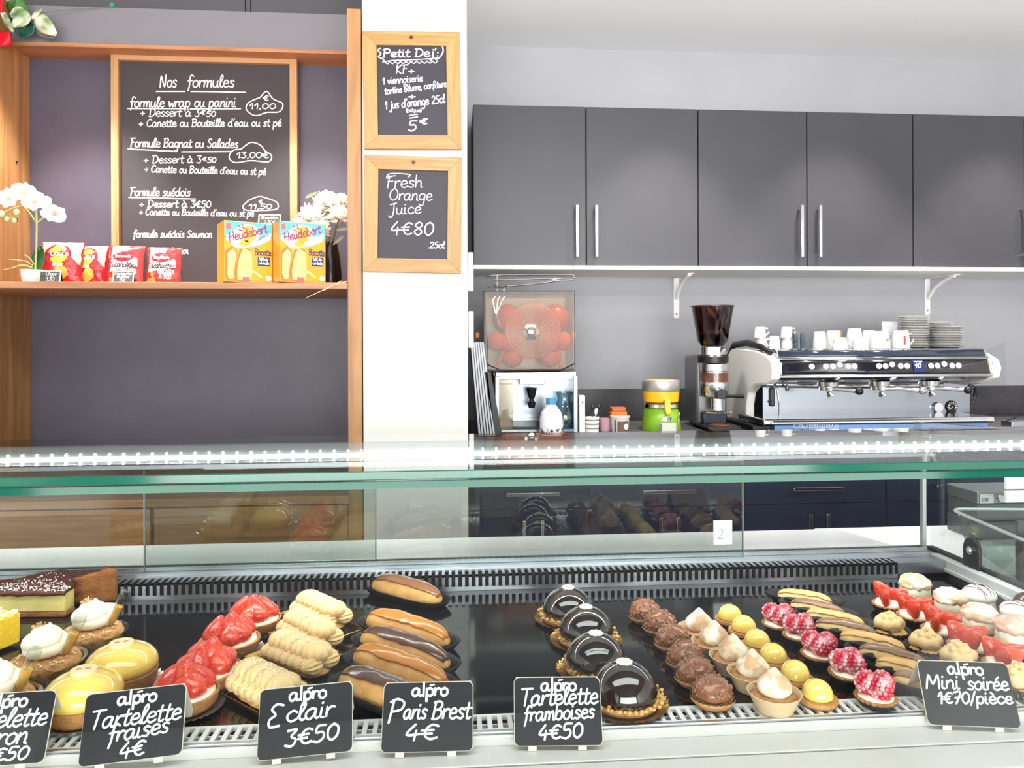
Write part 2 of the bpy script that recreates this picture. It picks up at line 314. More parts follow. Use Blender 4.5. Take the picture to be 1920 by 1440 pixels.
sbox('wall_back', M_wall, XL, XR, YW, YW + .1, 0, CEIL)
sbox('wall_left', M_white, XL - .1, XL, YN, YW + .1, 0, CEIL)
sbox('wall_right', M_white, XR, XR + .1, YN, YW + .1, 0, CEIL)
# street side: a wide shop window
wm = MB(); wm.box(XL, -2.3, YN - .12, YN, 0, CEIL); wm.box(2.9, XR, YN - .12, YN, 0, CEIL); wm.box(-2.3, 2.9, YN - .12, YN, 0, .25); wm.box(-2.3, 2.9, YN - .12, YN, 2.3, CEIL)
struct(wm.build('wall_front', M_white, smooth=False))
wf = MB()
for xx in (-2.3, -.6, 1.1, 2.84): wf.box(xx, xx + .06, YN - .1, YN - .04, .25, 2.3)
wf.box(-2.3, 2.9, YN - .1, YN - .04, .25, .31); wf.box(-2.3, 2.9, YN - .1, YN - .04, 2.24, 2.30)
win = struct(wf.build('window_1', mat('window_frame_grey', '3c3e42', .5), smooth=False))
MB().box(-2.24, 2.84, YN - .075, YN - .068, .31, 2.24).build('window_glass', glass('window_glass', 'f6fbfa'), win, smooth=False)
# white pier between shelves and kitchen
sbox('pillar', mat('pier_paint', 'd6d5d4', .6, bump=(40, .06)), PX0, PX1, YS, YW, 0, CEIL)
sbox('wall_recess', M_wall, XL, PX0, YB + .03, YB + .1, 0, CEIL)

# white wall ducts on the pier's right flank
for n, (a, b, c, d) in enumerate(((878, 888, 472, 545), (878, 888, 583, 652))):
    o = MB().box(PX1 + .003, PX1 + .02, YS + .02, YS + .05, Z(d, YS), Z(c, YS)).build('wall_bracket', M_white, bevel=.002)
    tag(o, ['white wall bracket on the pier flank level with the cabinet bottoms', 'white wall bracket on the pier flank beside the juicing machine'][n], 'bracket', 'brackets on the pier')

# ------------------------------------------------------------------ wooden shelving niche
lx = X(58, YB); rx0, rx1 = X(652, YS), PX0 - .004
unit = thing('shelving_unit', 'built-in oak shelving unit with slate grey back panel left of the white pier', 'shelving')
MB().box(lx - .055, lx, YS, YB, 0, CEIL - .1).build('side_panel', M_oak, unit, bevel=.002, smooth=False)
MB().box(rx0, rx1, YS, YB, 0, Z(16, YS, 660)).build('side_panel', M_oak, unit, bevel=.002, smooth=False)
SHZ = Z(529, YS, 300); SHB = Z(541, YS, 300)
MB().box(lx - .05, rx0, YS - .004, YB, SHB, SHZ).build('shelf', M_shelf, unit, bevel=.0015, smooth=False)
MB().box(lx, rx0, YB, YB + .025, .3, Z(70, YB)).build('back_panel', M_panel, unit, smooth=False)
CBZ = Z(92, 2.87, 300); CTZ = CBZ + .014
MB().box(lx - .02, rx0, 2.87, YB + .02, CBZ, CTZ).build('top_rail', M_shelf, unit, smooth=False)
MB().box(lx - .02, rx0, 2.885, 2.905, CTZ, Z(17, 2.885, 300)).build('fascia_board', M_fascia, unit, smooth=False)
lm = MB(); lm.box(lx, rx0, YS + .03, YB, .08, .93).build('lower_cabinet', M_oakx, unit, smooth=False)  # added woodwork standing in for brown shop reflections in the sliding glass
MB().box(lx, rx0, YS + .005, YB, .93, .955).build('lower_top', M_oakx, unit, smooth=False)
for a, b in ((lx, -.96), (-.955, rx0)): MB().box(a + .004, b - .004, YS + .008, YS + .029, .1, .925).build('door', M_oakx, unit, bevel=.002, smooth=False)  # fronts of the added woodwork, part of the same reflection stand-in
for py, pz in ((303, 2.62), (411, 2.62)):
    MB().box(lx - .001, lx + .002, 2.905, 2.913, Z(py, 2.9, 50) - .004, Z(py, 2.9, 50) + .004).build('peg_hole', M_dark, unit, smooth=False)
# dark cupboard above the fascia
tc_ = thing('top_cupboard', 'dark grey cupboard above the grey fascia at the ceiling', 'cupboard')
for a, b in ((lx, X(464, 2.95)), (X(466, 2.95), X(474, 2.95)), (X(476, 2.95), rx0)): MB().box(a, b, 2.93, 2.99, Z(45, 2.93), CEIL - .005).build('door', mat('cupboard_grey', '4c4c52', .5), tc_, smooth=False)

# ------------------------------------------------------------------ kitchen wall cupboards
M_cab = mat('charcoal_door', '3d3d43', .36, var=('39393f', 6), bump=(400, .12)); M_cabdark = mat('charcoal_carcase', '2f2f34', .5)
YC = 3.07
zt0 = Z(196, YC, 890); zb0 = Z(497, YC, 890)
def handle(x, z0, z1, y, par):
    h = MB().box(x - .006, x + .006, y - .034, y - .026, z0, z1)
    for zz in (z0 + .004, z1 - .016): h.box(x - .005, x + .005, y - .028, y + .001, zz, zz + .012)
    return h.build('handle', M_chrome, par, bevel=.001)
edges = [888, 1100, 1310, 1514, 1713, 1922, 2135]
hnd = [1081, 1117, 1499, 1533, 1914, None]
for k, (d0, d1) in enumerate(((0, 1), (2, 3), (4, 5))):
    xa, xb = X(edges[d0], YC), X(edges[d1 + 1], YC)
    lab = ['charcoal two-door wall cupboard next to the white pier', 'charcoal two-door wall cupboard above the coffee grinder', 'charcoal wall cupboard above the cup saucers, cut by the frame'][k]
    c = thing('wall_cupboard', lab, 'cupboard', group='charcoal wall cupboards')
    MB().box(xa + .001, xb - .001, YC + .02, YW - .002, zb0, zt0).build('body', M_cabdark, c, smooth=False)
    for d in (d0, d1):
        dd = MB().box(X(edges[d], YC) + .0025, X(edges[d + 1], YC) - .0025, YC, YC + .019, zb0, zt0).build('door', M_cab, c, smooth=False, bevel=.001)
        if hnd[d]: hx = X(hnd[d], YC); handle(hx, Z(483, YC, hnd[d]), Z(387, YC, hnd[d]), YC, dd)
# shelf under the cupboards, two brackets
ws = thing('wall_shelf', 'long white shelf on brackets under the charcoal cupboards', 'shelf')
wz0, wz1 = zb0 - .018, zb0 - .002
MB().box(X(884, 3.05), XR - .01, 3.05, YW - .002, wz0, wz1).build('board', M_white, ws, smooth=False, bevel=.001)
for px, pb in ((1268, 597), (1738, 590)):
    bx = X(px, YW); b = MB().box(bx - .013, bx + .013, YW - .006, YW, Z(pb, YW, px), wz0); b.tube([(bx, YW - .01, wz0 - .1), (bx, YW - .06, wz0 - .05), (bx, YW - .13, wz0 - .02), (bx, YW - .2, wz0 - .005)], .009)
    b.box(bx - .013, bx + .013, YW - .22, YW, wz0 - .005, wz0); bk = b.build('bracket', M_white, ws, bevel=.001)
    MB().lathe([(0, 0), (.004, 0), (.004, .002), (0, .003)], 10).build('screw', mat('screw_grey', '6c6c70', .3, 1), bk).matrix_local = TR((bx, YW - .006, Z(pb - 8, YW, px)), rx=R(90))

# ------------------------------------------------------------------ back counter, splash panel, base cupboards
CZ = 1.10; YCF = 2.76
sp = MB().box(X(1075, YW), XR - .01, YW - .012, YW - .001, CZ, Z(728, YW, 1300)).build('splashback', mat('splash_slate', '4a464b', .4, var=('2f2c32', 9), bump=(60, .2)), smooth=False); tag(sp, 'mottled dark slate splashback along the counter wall', 'splashback'); sp['kind'] = 'structure'; sp.name = 'wall_splashback'
ct = MB().box(PX1 + .02, XR - .01, YCF, YW - .013, CZ - .035, CZ).build('back_counter', mat('counter_dark', '5b5658', .3, var=('4c484b', 12)), smooth=False, bevel=.002)
tag(ct, 'dark counter top carrying the coffee machine along the back wall', 'counter')
M_navy = mat('navy_door', '232b46', .3, var=('20273c', 7), bump=(300, .08))
def base_unit(xa, xb, lab, hy, split=True):
    c = thing('base_cupboard', lab, 'cupboard', group='dark base cupboards')
    MB().box(xa + .001, xb - .001, YCF + .045, YW - .02, .1, CZ - .037).build('body', M_cabdark, c, smooth=False)
    zd = Z(944, 2.78, 1550)
    dr = MB().box(xa + .003, xb - .003, YCF + .025, YCF + .044, zd + .002, CZ - .04).build('drawer', M_navy, c, smooth=False, bevel=.001)
    xm = (xa + xb) / 2
    MB().box(xm - .1, xm + .1, YCF - .005, YCF + .003, zd + .055, zd + .067).box(xm - .09, xm - .08, YCF + .001, YCF + .026, zd + .056, zd + .066).box(xm + .08, xm + .09, YCF + .001, YCF + .026, zd + .056, zd + .066).build('handle', M_chrome, dr, bevel=.001)
    for s in (-1, 1):
        d = MB().box(xm if s > 0 else xa + .003, xb - .003 if s > 0 else xm, YCF + .025, YCF + .044, .12, zd - .002)
        d = d.build('door', M_navy, c, smooth=False, bevel=.001)
        handle(xm + s * .034, zd - .17, zd - .035, YCF + .025, d)
bx = [PX1 + .03, X(1105, 2.78), X(1395, 2.78), X(1662, 2.78), X(1925, 2.78), XR - .03]
for k in range(5):
    base_unit(bx[k], bx[k + 1], ['dark base cupboard under the juicing machine and trays', 'dark base cupboard under the citrus press, seen through the sliding glass', 'navy base cupboard with steel drawer handle seen through the open gap', 'dark base cupboard under the right end of the coffee machine', 'dark base cupboard behind the clear plastic tub'][k], 0)
# recessed lamps
def downlight(x, y, power, lab, size=72):
    t = thing('downlight', lab, 'ceiling light', (x, y, CEIL), group='recessed ceiling lamps')
    MB().lathe([(.03, -.002), (.045, -.004), (.047, 0)], 20).build('rim', M_white, t)
    MB().lathe([(0, -.001), (.03, -.001)], 20).build('lens', mat('lamp_lens', 'ffffff', .4, emit=('fff4e6', 6)), t)
    l = bpy.data.lights.new('downlight_lamp', 'SPOT'); l.energy = power; l.spot_size = R(size); l.spot_blend = .55; l.shadow_soft_size = .03; l.color = (1, .95, .88)
    o = bpy.data.objects.new('downlight_lamp', l); COL.objects.link(o); o.parent = t; o.location = (0, 0, -.02)
for k, (px, yy, pw) in enumerate(((1240, 2.72, 80), (1560, 2.72, 80), (1860, 2.72, 80))):
    downlight(X(px, 3.07), yy, pw, 'small recessed ceiling lamp above the %s wall cupboard' % ['pier-side', 'middle', 'right-hand'][k])
for k, (px, yy, pw) in enumerate(((185, 2.62, 120), (590, 2.6, 110))):
    downlight(X(px, 3.0), yy, pw, 'small recessed ceiling lamp above the %s of the menu board' % ['left side', 'right side'][k])

# ================================================================== chalkboards
M_chalk = mat('chalk_paint', 'f4f2f0', .9); M_slate = mat('board_black', '3b363b', .7, var=('332f34', 5), bump=(90, .05)); M_slate2 = mat('board_purple', '2a2430', .5, var=('241f2a', 6))
M_pine = wood('frame_pine', 'b8926a','9a7448', 'z', scale=2); M_fr = wood('frame_oak', 'b58a54', '966c3a', 'z', scale=2); M_frx = wood('frame_oak_lying', 'b58a54', '966c3a', 'x', scale=2)
YM = 2.955
menu = thing('menu_chalkboard', 'large pine-framed chalkboard listing the set menus, standing on the shelf', 'chalkboard')
mx0, mx1, mz1 = X(213, YM), X(560, YM), Z(105, YM, 380)
bd = MB().box(mx0 + .01, mx1 - .01, YM, YM + .015, SHZ + .001, mz1 - .01).build('board', M_slate, menu, smooth=False)
fw = .028
for a in ((mx0, mx0 + fw, SHZ + .001, mz1), (mx1 - fw, mx1, SHZ + .001, mz1)): MB().box(a[0], a[1], YM - .018, YM + .018, a[2], a[3]).build('frame_rail', M_pine, menu, smooth=False, bevel=.0015)
for a in ((mz1 - fw, mz1), (SHZ + .001, SHZ + fw)): MB().box(mx0 + fw, mx1 - fw, YM - .018, YM + .018, a[0], a[1]).build('frame_rail', mat('pine_x', 'ae8660', .5), menu, smooth=False, bevel=.0015)
m = MB(); Yc = YM - .0008
def z2p(x, y): return (200 + x / 3.35, 90 + y / 3.349)
def mline(t, x0, x1, y0, y1, xh, lw=2.3, sl=.12): chalk(m, t, z2p(x0, y0), z2p(x1, y1), xh / 3.35, Yc, lw * .8, sl)
def mrule(*p, lw=2.0): chalkline(m, [z2p(*q) for q in p], Yc, lw)
mline('Nos', 332, 440, 248, 246, 44, 2.6); mline('formules', 505, 802, 246, 246, 42, 2.6); mrule((312, 273), (490, 273)); mrule((530, 273), (872, 278))
mline('formule wrap ou panini', 145, 812, 372, 370, 36, 2.4); mrule((132, 380), (495, 382)); mrule((525, 383), (840, 382))
mline('+ Dessert à 3', 208, 585, 430, 430, 30, 2.2); mline('€', 590, 620, 418, 418, 16, 1.8); mline('50', 625, 686, 430, 430, 20, 2.2)
mline('+ Canette ou Bouteille d\'eau ou st pé', 200, 1098, 496, 492, 28, 2.2)
mline('Formule Bagnat ou Salades', 145, 825, 622, 628, 32, 2.4); mrule((135, 634), (440, 650)); mrule((472, 652), (790, 650))
mline('+ Dessert à 3', 230, 595, 724, 722, 28, 2.2); mline('€', 602, 628, 710, 710, 16, 1.8); mline('50', 632, 688, 720, 720, 20, 2.2)
mline('+ Canette ou Bouteille d\'eau ou st pé', 236, 1000, 780, 797, 26, 2.2)
mline('Formule suédois', 145, 525, 928, 930, 30, 2.4); mrule((140, 938), (558, 948))
mline('+ Dessert à 3€50', 203, 655, 1000, 1003, 26, 2.2); mline('+ Canette ou Bouteille d\'eau ou st pé', 203, 925, 1048, 1058, 23, 2.1)
mline('formule suédois Saumon', 165, 662, 1190, 1192, 26, 2.3); mline('Saumon', 400, 512, 1292, 1292, 22, 2.2)
def bub(cx, cy, pts, t, x0, x1, yb, xh):
    P = [z2p(cx + a, cy + b) for a, b in pts]; chalkline(m, P + [P[0]], Yc, 1.9); mline(t, x0, x1, yb, yb, xh, 2.2)
bub(995, 360, [(-30, -50), (10, -88), (50, -40), (110, -10), (90, 40), (10, 45), (-60, 65), (-115, 30), (-105, -15)], '11,00', 895, 1065, 382, 20); mline('€', 982, 1018, 330, 330, 20, 1.9)
bub(905, 665, [(-60, -30), (0, -72), (60, -55), (90, -20), (130, 10), (110, 50), (0, 42), (-95, 55), (-135, 25), (-115, -20)], '13,00€', 815, 1020, 690, 22)
bub(965, 985, [(-70, -30), (-10, -52), (40, -42), (105, -15), (105, 25), (30, 35), (-80, 35), (-110, 10)], '11,50', 890, 1040, 1010, 18); mline('€', 955, 980, 975, 975, 14, 1.7)
bub(820, 1185, [(-40, -30), (10, -42), (30, 0), (10, 40), (-40, 35), (-62, 0)], '12', 782, 850, 1205, 18); bub(810, 1300, [(-45, -30), (20, -40), (40, 10), (5, 42), (-40, 25), (-62, -5)], '13', 775, 840, 1315, 18)
m.build('chalk_writing', M_chalk, menu, smooth=False)

def wall_board(name, lab, px, writer):
    (ax, ay), (bx_, by), (cx_, cy_), (dx_, dy_) = px      # tl, tr, br, bl of the frame
    Yb_ = YS - .02; t = thing('price_chalkboard', lab, 'chalkboard', group='small chalkboards on the pier')
    x0, x1 = X((ax + dx_) / 2, Yb_), X((bx_ + cx_) / 2, Yb_); z0, z1 = Z((cy_ + dy_) / 2, Yb_, 770), Z((ay + by) / 2, Yb_, 770); cx0, cz0 = (x0 + x1) / 2, (z0 + z1) / 2
    wd, ht = (x1 - x0) / 2, (z1 - z0) / 2; fw = .045
    t.location = (cx0, YS, cz0); t.rotation_euler = (0, math.atan2(-(W(ax, ay, Yb_) - W(bx_, by, Yb_)).z * -1, (x1 - x0)) * .6, 0)
    for s in (-1, 1):
        MB().prism([(s * wd, -ht), (s * wd, ht), (s * (wd - fw), ht - fw), (s * (wd - fw), -ht + fw)], -.02, -.001).build('frame_rail', M_fr, t, smooth=False, bevel=.001)
        MB().prism([(-wd, s * ht), (wd, s * ht), (wd - fw, s * (ht - fw)), (-wd + fw, s * (ht - fw))], -.02, -.001).build('frame_rail', M_frx, t, smooth=False, bevel=.001)
    MB().box(-wd + fw - .002, wd - fw + .002, -.012, -.001, -ht + fw - .002, ht - fw + .002).build('board', M_slate2, t, smooth=False)
    MB().lathe([(0, .004), (.005, .003), (.006, 0)], 12).build('hanging_screw', mat('screw_dark', '4a3c2c', .4, .8), t).matrix_local = TR((0, -.02, ht - .02), rx=R(90))
    mm = MB(); s = Yb_ / F
    def wr(text, qx0, qx1, qy, xh, lw=2.2, slope=0, sl=.12):
        a = W(qx0, qy, Yb_); b = W(qx1, qy - slope, Yb_)
        write(mm, text, a.x - cx0, a.z - cz0, xh * s, lw * .9 * s, lambda u, v: (u, -.0128, v), width=math.hypot(b.x - a.x, b.z - a.z), slant=sl, ang=math.atan2(b.z - a.z, b.x - a.x))
    def ln(pts, lw=2.2):
        P = [W(a, b, Yb_) for a, b in pts]; mm.ribbon(smooth([(p.x - cx0, p.z - cz0) for p in P], 5), lw * s, lambda u, v: (u, -.0128, v))
    writer(wr, ln); mm.build('chalk_writing', M_chalk, t, smooth=False)
def w1(wr, ln):
    wr('Petit Dej\':', 718, 824, 105, 9, 2.6); ln([(714, 88), (709, 92), (715, 98), (710, 104), (718, 108), (722, 114)], 2.2); ln([(830, 84), (832, 95), (826, 106), (818, 111)], 2.2)
    ln([(718, 114), (740, 111), (760, 111), (790, 110), (822, 108)], 1.6)
    for k in range(10): ln([(722 + 10 * k, 114), (727 + 10 * k, 117.5), (731 + 10 * k, 113)], 1.5)
    wr('KF', 742, 764, 136, 9.5, 2.0); wr('+', 765, 778, 137, 8, 2.6)
    wr('1 viennoiserie', 717, 793, 156, 7.5, 1.8, 5); wr('ou', 756, 769, 161, 5, 1.6); wr('tartine beurre, confiture', 721, 838, 175, 7.5, 1.8, 13)
    wr('+', 764, 780, 185, 8, 2.8); wr('1 jus d\'orange 25cl', 721, 834, 203, 9, 2.1, 11); wr('(brique)', 760, 790, 209, 4.5, 1.4); ln([(767, 215), (782, 213)], 2.0); ln([(767, 220), (782, 218)], 2.0)
    wr('5', 763, 781, 244, 11.5, 2.8); wr('€', 786, 801, 232, 7, 2.2)
def w2(wr, ln):
    wr('Fresh', 722, 792, 352, 13, 2.0, 2); ln([(734, 330), (724, 334), (728, 326), (750, 325), (768, 327), (764, 331)], 1.8); wr('Orange', 728, 810, 375, 13, 2.0, 0); wr('Juice', 727, 790, 402, 12, 2.0, 3); wr('4€80', 731, 814, 440, 15, 2.6, 0); wr('.25cl', 803, 834, 464, 7, 1.9)
wall_board('b', 'upper oak-framed chalkboard on the white pier, reading Petit Dej\'', [(681, 58), (864, 59), (867, 279), (684, 279)], w1)
wall_board('b', 'lower oak-framed chalkboard on the white pier, reading Fresh Orange Juice', [(684, 289), (867, 296), (865, 513), (682, 509)], w2)

# ================================================================== refrigerated display case
DZ = .98; GZ = 1.2915; YF0, YT = .795, .931; YK = 1.48; YR = 1.30; YG = .855; SX = X(1737, 1.48); LX = -1.42; LED_Z = .965
M_deck = mat('black_tray', '0c0c0f', .07, spec=.6, bump=(3, .01)); M_case = mat('case_white', 'c2c0bc', .35); M_gl = glass('clear_glass', 'f8fbfa', k=1.25); M_gle = mat('green_glass_edge', '04503f', .1, spec=.5)
case = thing('display_case', 'long white refrigerated pastry case with glass top in the foreground', 'display case')
def cp(mb, name, m, par=None, **k): return mb.build(name, m, par or case, **k)
bd = MB().box(LX - .06, SX + .06, .775, YF0 - .004, .05, LED_Z); bd.box(LX - .06, SX + .06, YF0 + .006, 1.5, .05, LED_Z - .03); bd.box(LX - .06, SX + .06, YF0 - .006, YF0 + .006, .05, LED_Z - .012)
cp(bd, 'body', M_case, smooth=False, bevel=.002)
cp(MB().box(LX, SX, YF0 + .007, YG - .0012, LED_Z - .03, LED_Z - .001).box(LX, SX, YG - .0012, YG + .0012, LED_Z - .03, LED_Z - .006).box(LX, SX, YG + .0012, .897, LED_Z - .03, LED_Z), 'front_ledge', M_case, smooth=False, bevel=.002)
cp(MB().box(LX, SX, .897, .903, LED_Z - .02, DZ - .003), 'lip', M_case, smooth=False, bevel=.002)
cp(MB().box(LX, SX, .899, .905, DZ - .0025, DZ + .001), 'lip_rim', M_steel, smooth=False, bevel=.001)
# slotted strips: dark trough and a comb of slats
P_ = .0127
cp(MB().box(LX, SX, .905, .944, LED_Z - .029, DZ - .012), 'front_trough', M_dark, smooth=False)
g = MB(); g.box(LX, SX, .905, .909, DZ - .006, DZ); g.box(LX, SX, .940, .944, DZ - .006, DZ); g.box(LX, SX, .925, .927, DZ - .008, DZ - .004); x = LX
while x < SX - .006: g.box(x, x + .0058, .909, .940, DZ - .004, DZ); x += P_
cp(g, 'front_grille', mat('grille_white', 'dcdcdc', .35), smooth=False)
cp(MB().box(LX, SX, .944, 1.415, LED_Z - .029, DZ), 'deck', M_deck, smooth=False, bevel=.001)
gx1 = X(1680, 1.42)
cp(MB().box(LX, SX, 1.424, 1.462, LED_Z - .029, DZ + .024), 'rear_trough', M_dark, smooth=False)
g = MB(); g.box(LX, SX, 1.416, 1.420, DZ + .0, DZ + .008); g.box(LX, SX, 1.450, 1.462, DZ + .026, DZ + .030); g.box(gx1, SX, 1.416, 1.452, DZ, DZ + .030); x = LX
while x < gx1 - .004:
    g.box(x, x + .0055, 1.416, 1.451, DZ + .026, DZ + .030); g.box(x, x + .0055, 1.416, 1.420, DZ + .008, DZ + .030); x += P_
cp(g, 'rear_grille', M_steel, smooth=False)
cp(MB().box(LX, SX + .03, 1.462, 1.502, LED_Z - .1, DZ + .034).box(LX, SX, 1.478, 1.481, DZ + .034, DZ + .042).box(LX, SX, 1.495, 1.498, DZ + .034, DZ + .042), 'rear_sill', M_steel, smooth=False, bevel=.001)
cp(MB().prism([(LX, 1.503), (SX, 1.503), (SX, 1.55), (SX - .06, 1.735), (LX, 1.735)], .97, .998, 'z'), 'rear_worktop', mat('laminate_white', 'e9e8ea', .25), smooth=False, bevel=.002)
# side wall of the well with its rail
cp(MB().box(SX, SX + .012, YF0, 1.462, LED_Z - .02, DZ + .012), 'side_wall', mat('steel_dark', '77757a', .35, .8), smooth=False)
cp(MB().box(SX - .004, SX + .034, YF0, 1.462, DZ + .012, DZ + .034).box(SX - .007, SX - .004, YF0, 1.455, DZ + .010, DZ + .018), 'side_rail', mat('rail_grey', 'c6c8ca', .4), smooth=False, bevel=.002)
cp(MB().box(SX + .012, SX + .026, YF0, 1.5, DZ + .034, DZ + .039), 'gasket', M_black, smooth=False)
# glass
def slab(name, pts, nrm, th):
    n = Vector(nrm).normalized() * th; m = MB(); k = len(pts); a = [m.pt(p) for p in pts]; b = [m.pt(Vector(p) + n) for p in pts]
    m.f += [a, b[::-1]] + [[a[i], b[i], b[(i + 1) % k], a[(i + 1) % k]] for i in range(k)]
    return cp(m, name, M_gl, smooth=False)
tg = slab('top_glass', [(LX, YT + .004, GZ), (SX + .07, YT + .004, GZ), (SX + .07, YR, GZ), (LX, YR, GZ)], (0, 0, -1), .010)
cp(MB().box(LX, SX + .07, YT, YT + .004, GZ - .011, GZ), 'green_edge', M_gle, tg, smooth=False, bevel=.001)
fy = lambda z: YF0 + (YT - YF0) * (z - (LED_Z - .01)) / (GZ - .011 - LED_Z + .01)
fg = slab('front_glass', [(LX, YF0, LED_Z - .01), (SX + .05, YF0, LED_Z - .01), (SX + .05, YT, GZ - .012), (LX, YT, GZ - .012)], (0, 1, -.5), .006)
cp(MB().prism([(YT - .004, GZ - .021), (YT + .002, GZ - .0125), (YT + .006, GZ - .0125), (YT + .002, GZ - .022)], LX, SX + .05, 'x'), 'green_edge', M_gle, fg, smooth=False)
slab('side_glass', [(SX + .016, YF0 + .01, DZ + .038), (SX + .016, YK + .012, DZ + .038), (SX + .016, YK + .012, 1.222), (SX + .016, YR + .02, 1.222), (SX + .016, YR + .02, GZ - .045), (SX + .016, YR - .07, GZ - .045), (SX + .016, YR - .07, GZ - .0115), (SX + .016, YT + .008, GZ - .0115)], (1, 0, 0), .006)
M_slide = glass('sliding_glass', 'edf2f0', k=2.0)
for k, (a, b, yy) in enumerate(((LX, X(704, 1.494), 1.494), (X(268, 1.477), X(1393, 1.477), 1.477))):
    o = MB().box(a, b, yy, yy + .004, DZ + .0345, 1.21).build('sliding_pane', M_slide, case, smooth=False)
    cp(MB().box(b - .002, b, yy - .0004, yy + .0044, DZ + .0345, 1.21).box(a, a + .002, yy - .0004, yy + .0044, DZ + .0345, 1.21), 'pane_edge', mat('pane_edge_grey', '77807f', .3), o, smooth=False)
# corner post, hinge plate
cp(MB().box(SX - .008, SX + .0, 1.482, 1.492, DZ + .034, 1.21), 'corner_post', mat('post_grey', 'a5aaac', .3, .6), smooth=False)
hy = 1.36; hp = cp(MB().prism([(hy - .022, DZ + .03), (hy + .022, DZ + .03), (hy + .022, DZ + .07)] + arc(hy, DZ + .07, .022, .2, pi - .2, 6) + [(hy - .022, DZ + .07)], SX + .008, SX + .0155, 'x'), 'hinge_plate', mat('plate_dark', '3a3a3c', .4, .6), smooth=False, bevel=.001)
o = MB().lathe([(0, .006), (.005, .006), (.006, .003), (.008, .003), (.008, 0)], 14).build('bolt', M_chrome, hp); o.matrix_local = TR((SX + .008, hy, DZ + .068), ry=-R(90))
# strip lamp along the rear top edge
cp(MB().box(LX, SX + .015, 1.473, 1.502, 1.2105, 1.218), 'top_rail', mat('post_grey', 'a5aaac', .3, .6), smooth=False)
YL = YR - .030
lp = cp(MB().box(LX, SX + .065, YL + .005, YL + .02, GZ - .040, GZ - .0105).box(LX, SX + .065, YL - .002, YL + .005, GZ - .0135, GZ - .0105), 'light_strip', mat('strip_grey', '8f9496', .45), smooth=False)
LZ = EZ - 208 / F * YL
cp(MB().box(LX, SX + .065, YL, YL + .005, LZ - .0032, LZ + .0032), 'diffuser', mat('led_diffuser', 'ffffff', .4, emit=('f6fff6', 5)), lp, smooth=False)
streak_bar0 = None; x = X(12, YL); M_led = mat('led_lens', 'ffffff', .3, emit=('f4fff6', 2.2))  # tall glowing bars: each LED with its vertical light streaks built in
for k in range(78):
    if streak_bar0 is None: streak_bar0 = cp(MB().box(-.0014, .0014, -.0025, .0025, -.0095, .0095), 'led', M_led, lp, smooth=False); o = streak_bar0
    else: o = streak_bar0.copy(); COL.objects.link(o); o.parent = lp
    o.location = (x + k * .02268, YL + .0025, LZ)
l = area('light_strip_lamp', ((LX + SX) / 2, YL - .0008, LZ), (R(40), 0, 0), SX - LX, .004, 9, (1, .99, .95))
# price clip on the sliding pane
t = tag(MB().box(X(1338, 1.47), X(1373, 1.47), 1.4742, 1.4750, Z(1022, 1.47, 1350), Z(977, 1.47, 1350)).build('paper_note', mat('paper_white', 'f4f4f2', .7), smooth=False), 'small white paper note taped to the sliding glass', 'note')
mm = MB(); b = W(1350, 1010, 1.4738); write(mm, '2', b.x - .004, b.z, .012, .0012, lambda u, v: (u, 1.4738, v)); mm.build('pen_mark', mat('ink_green', '6c8a86', .6), t, smooth=False)

# ------------------------------------------------------------------ counter and boxes to the right of the case
SCZ = .90
sc = thing('side_counter', 'white side counter to the right of the pastry case', 'counter')
MB().box(SX + .075, XR - .01, 1.0, 2.12, SCZ - .04, SCZ).build('worktop', mat('laminate_grey', 'd3d3d5', .3), sc, smooth=False, bevel=.003)
MB().box(SX + .12, XR - .02, 1.05, 2.08, 0, SCZ - .04).build('carcase', M_cabdark, sc, smooth=False)
M_tub = glass('tub_plastic', 'e6ecea', .05, k=1.6)
def tub(loc, w, d, h, rz, lab):
    t = thing('plastic_tub', lab, 'tub', loc, rz)
    m = MB(); rings = []
    for (k, z) in ((.84, 0), (1, h)): rings.append([(a * k, b * k, z) for a, b in rrect(-w / 2, w / 2, -d / 2, d / 2, .03, 4)])
    n = len(rings[0]); a = [m.pt(p) for p in rings[0]]; b = [m.pt(p) for p in rings[1]]; m.f.append(a)
    m.f += [[a[i], a[(i + 1) % n], b[(i + 1) % n], b[i]] for i in range(n)]
    m.build('body', M_tub, t, smooth=True, solid=.002)
    MB().tube([(p[0] * 1.015, p[1] * 1.02, h) for p in rings[1]], .0035, 6, closed=True).build('rim', mat('tub_rim', 'dfe4e3', .2, alpha=.75), t)
    return t
p = G(1935, 1095, SCZ); tubc = (X(2030, 1.52), 1.52, SCZ)
tub(tubc, .40, .30, .148, R(-8), 'clear plastic tub on the side counter behind the case\'s side glass')
for k, (dx, dy, h, r) in enumerate(((-.11, .0, .12, 12), (-.05, .06, .14, -10), (-.06, -.05, .13, 5))):
    tag(MB().cbox((0, 0, h / 2), (.10, .012, h)).build('folder_card', mat(['card_dark', 'card_grey', 'card_blue'][k], ['3c4043', '55595c', '8fa6d6'][k], .5), smooth=False, bevel=.001), ['dark card standing at the left in the clear plastic tub', 'grey card standing at the rear of the clear plastic tub', 'pale blue card standing in the clear plastic tub'][k], 'card')
    o = COL.objects[-1]; o.location = (tubc[0] + dx, tubc[1] + dy, SCZ + .004); o.rotation_euler = (0, 0, R(r))
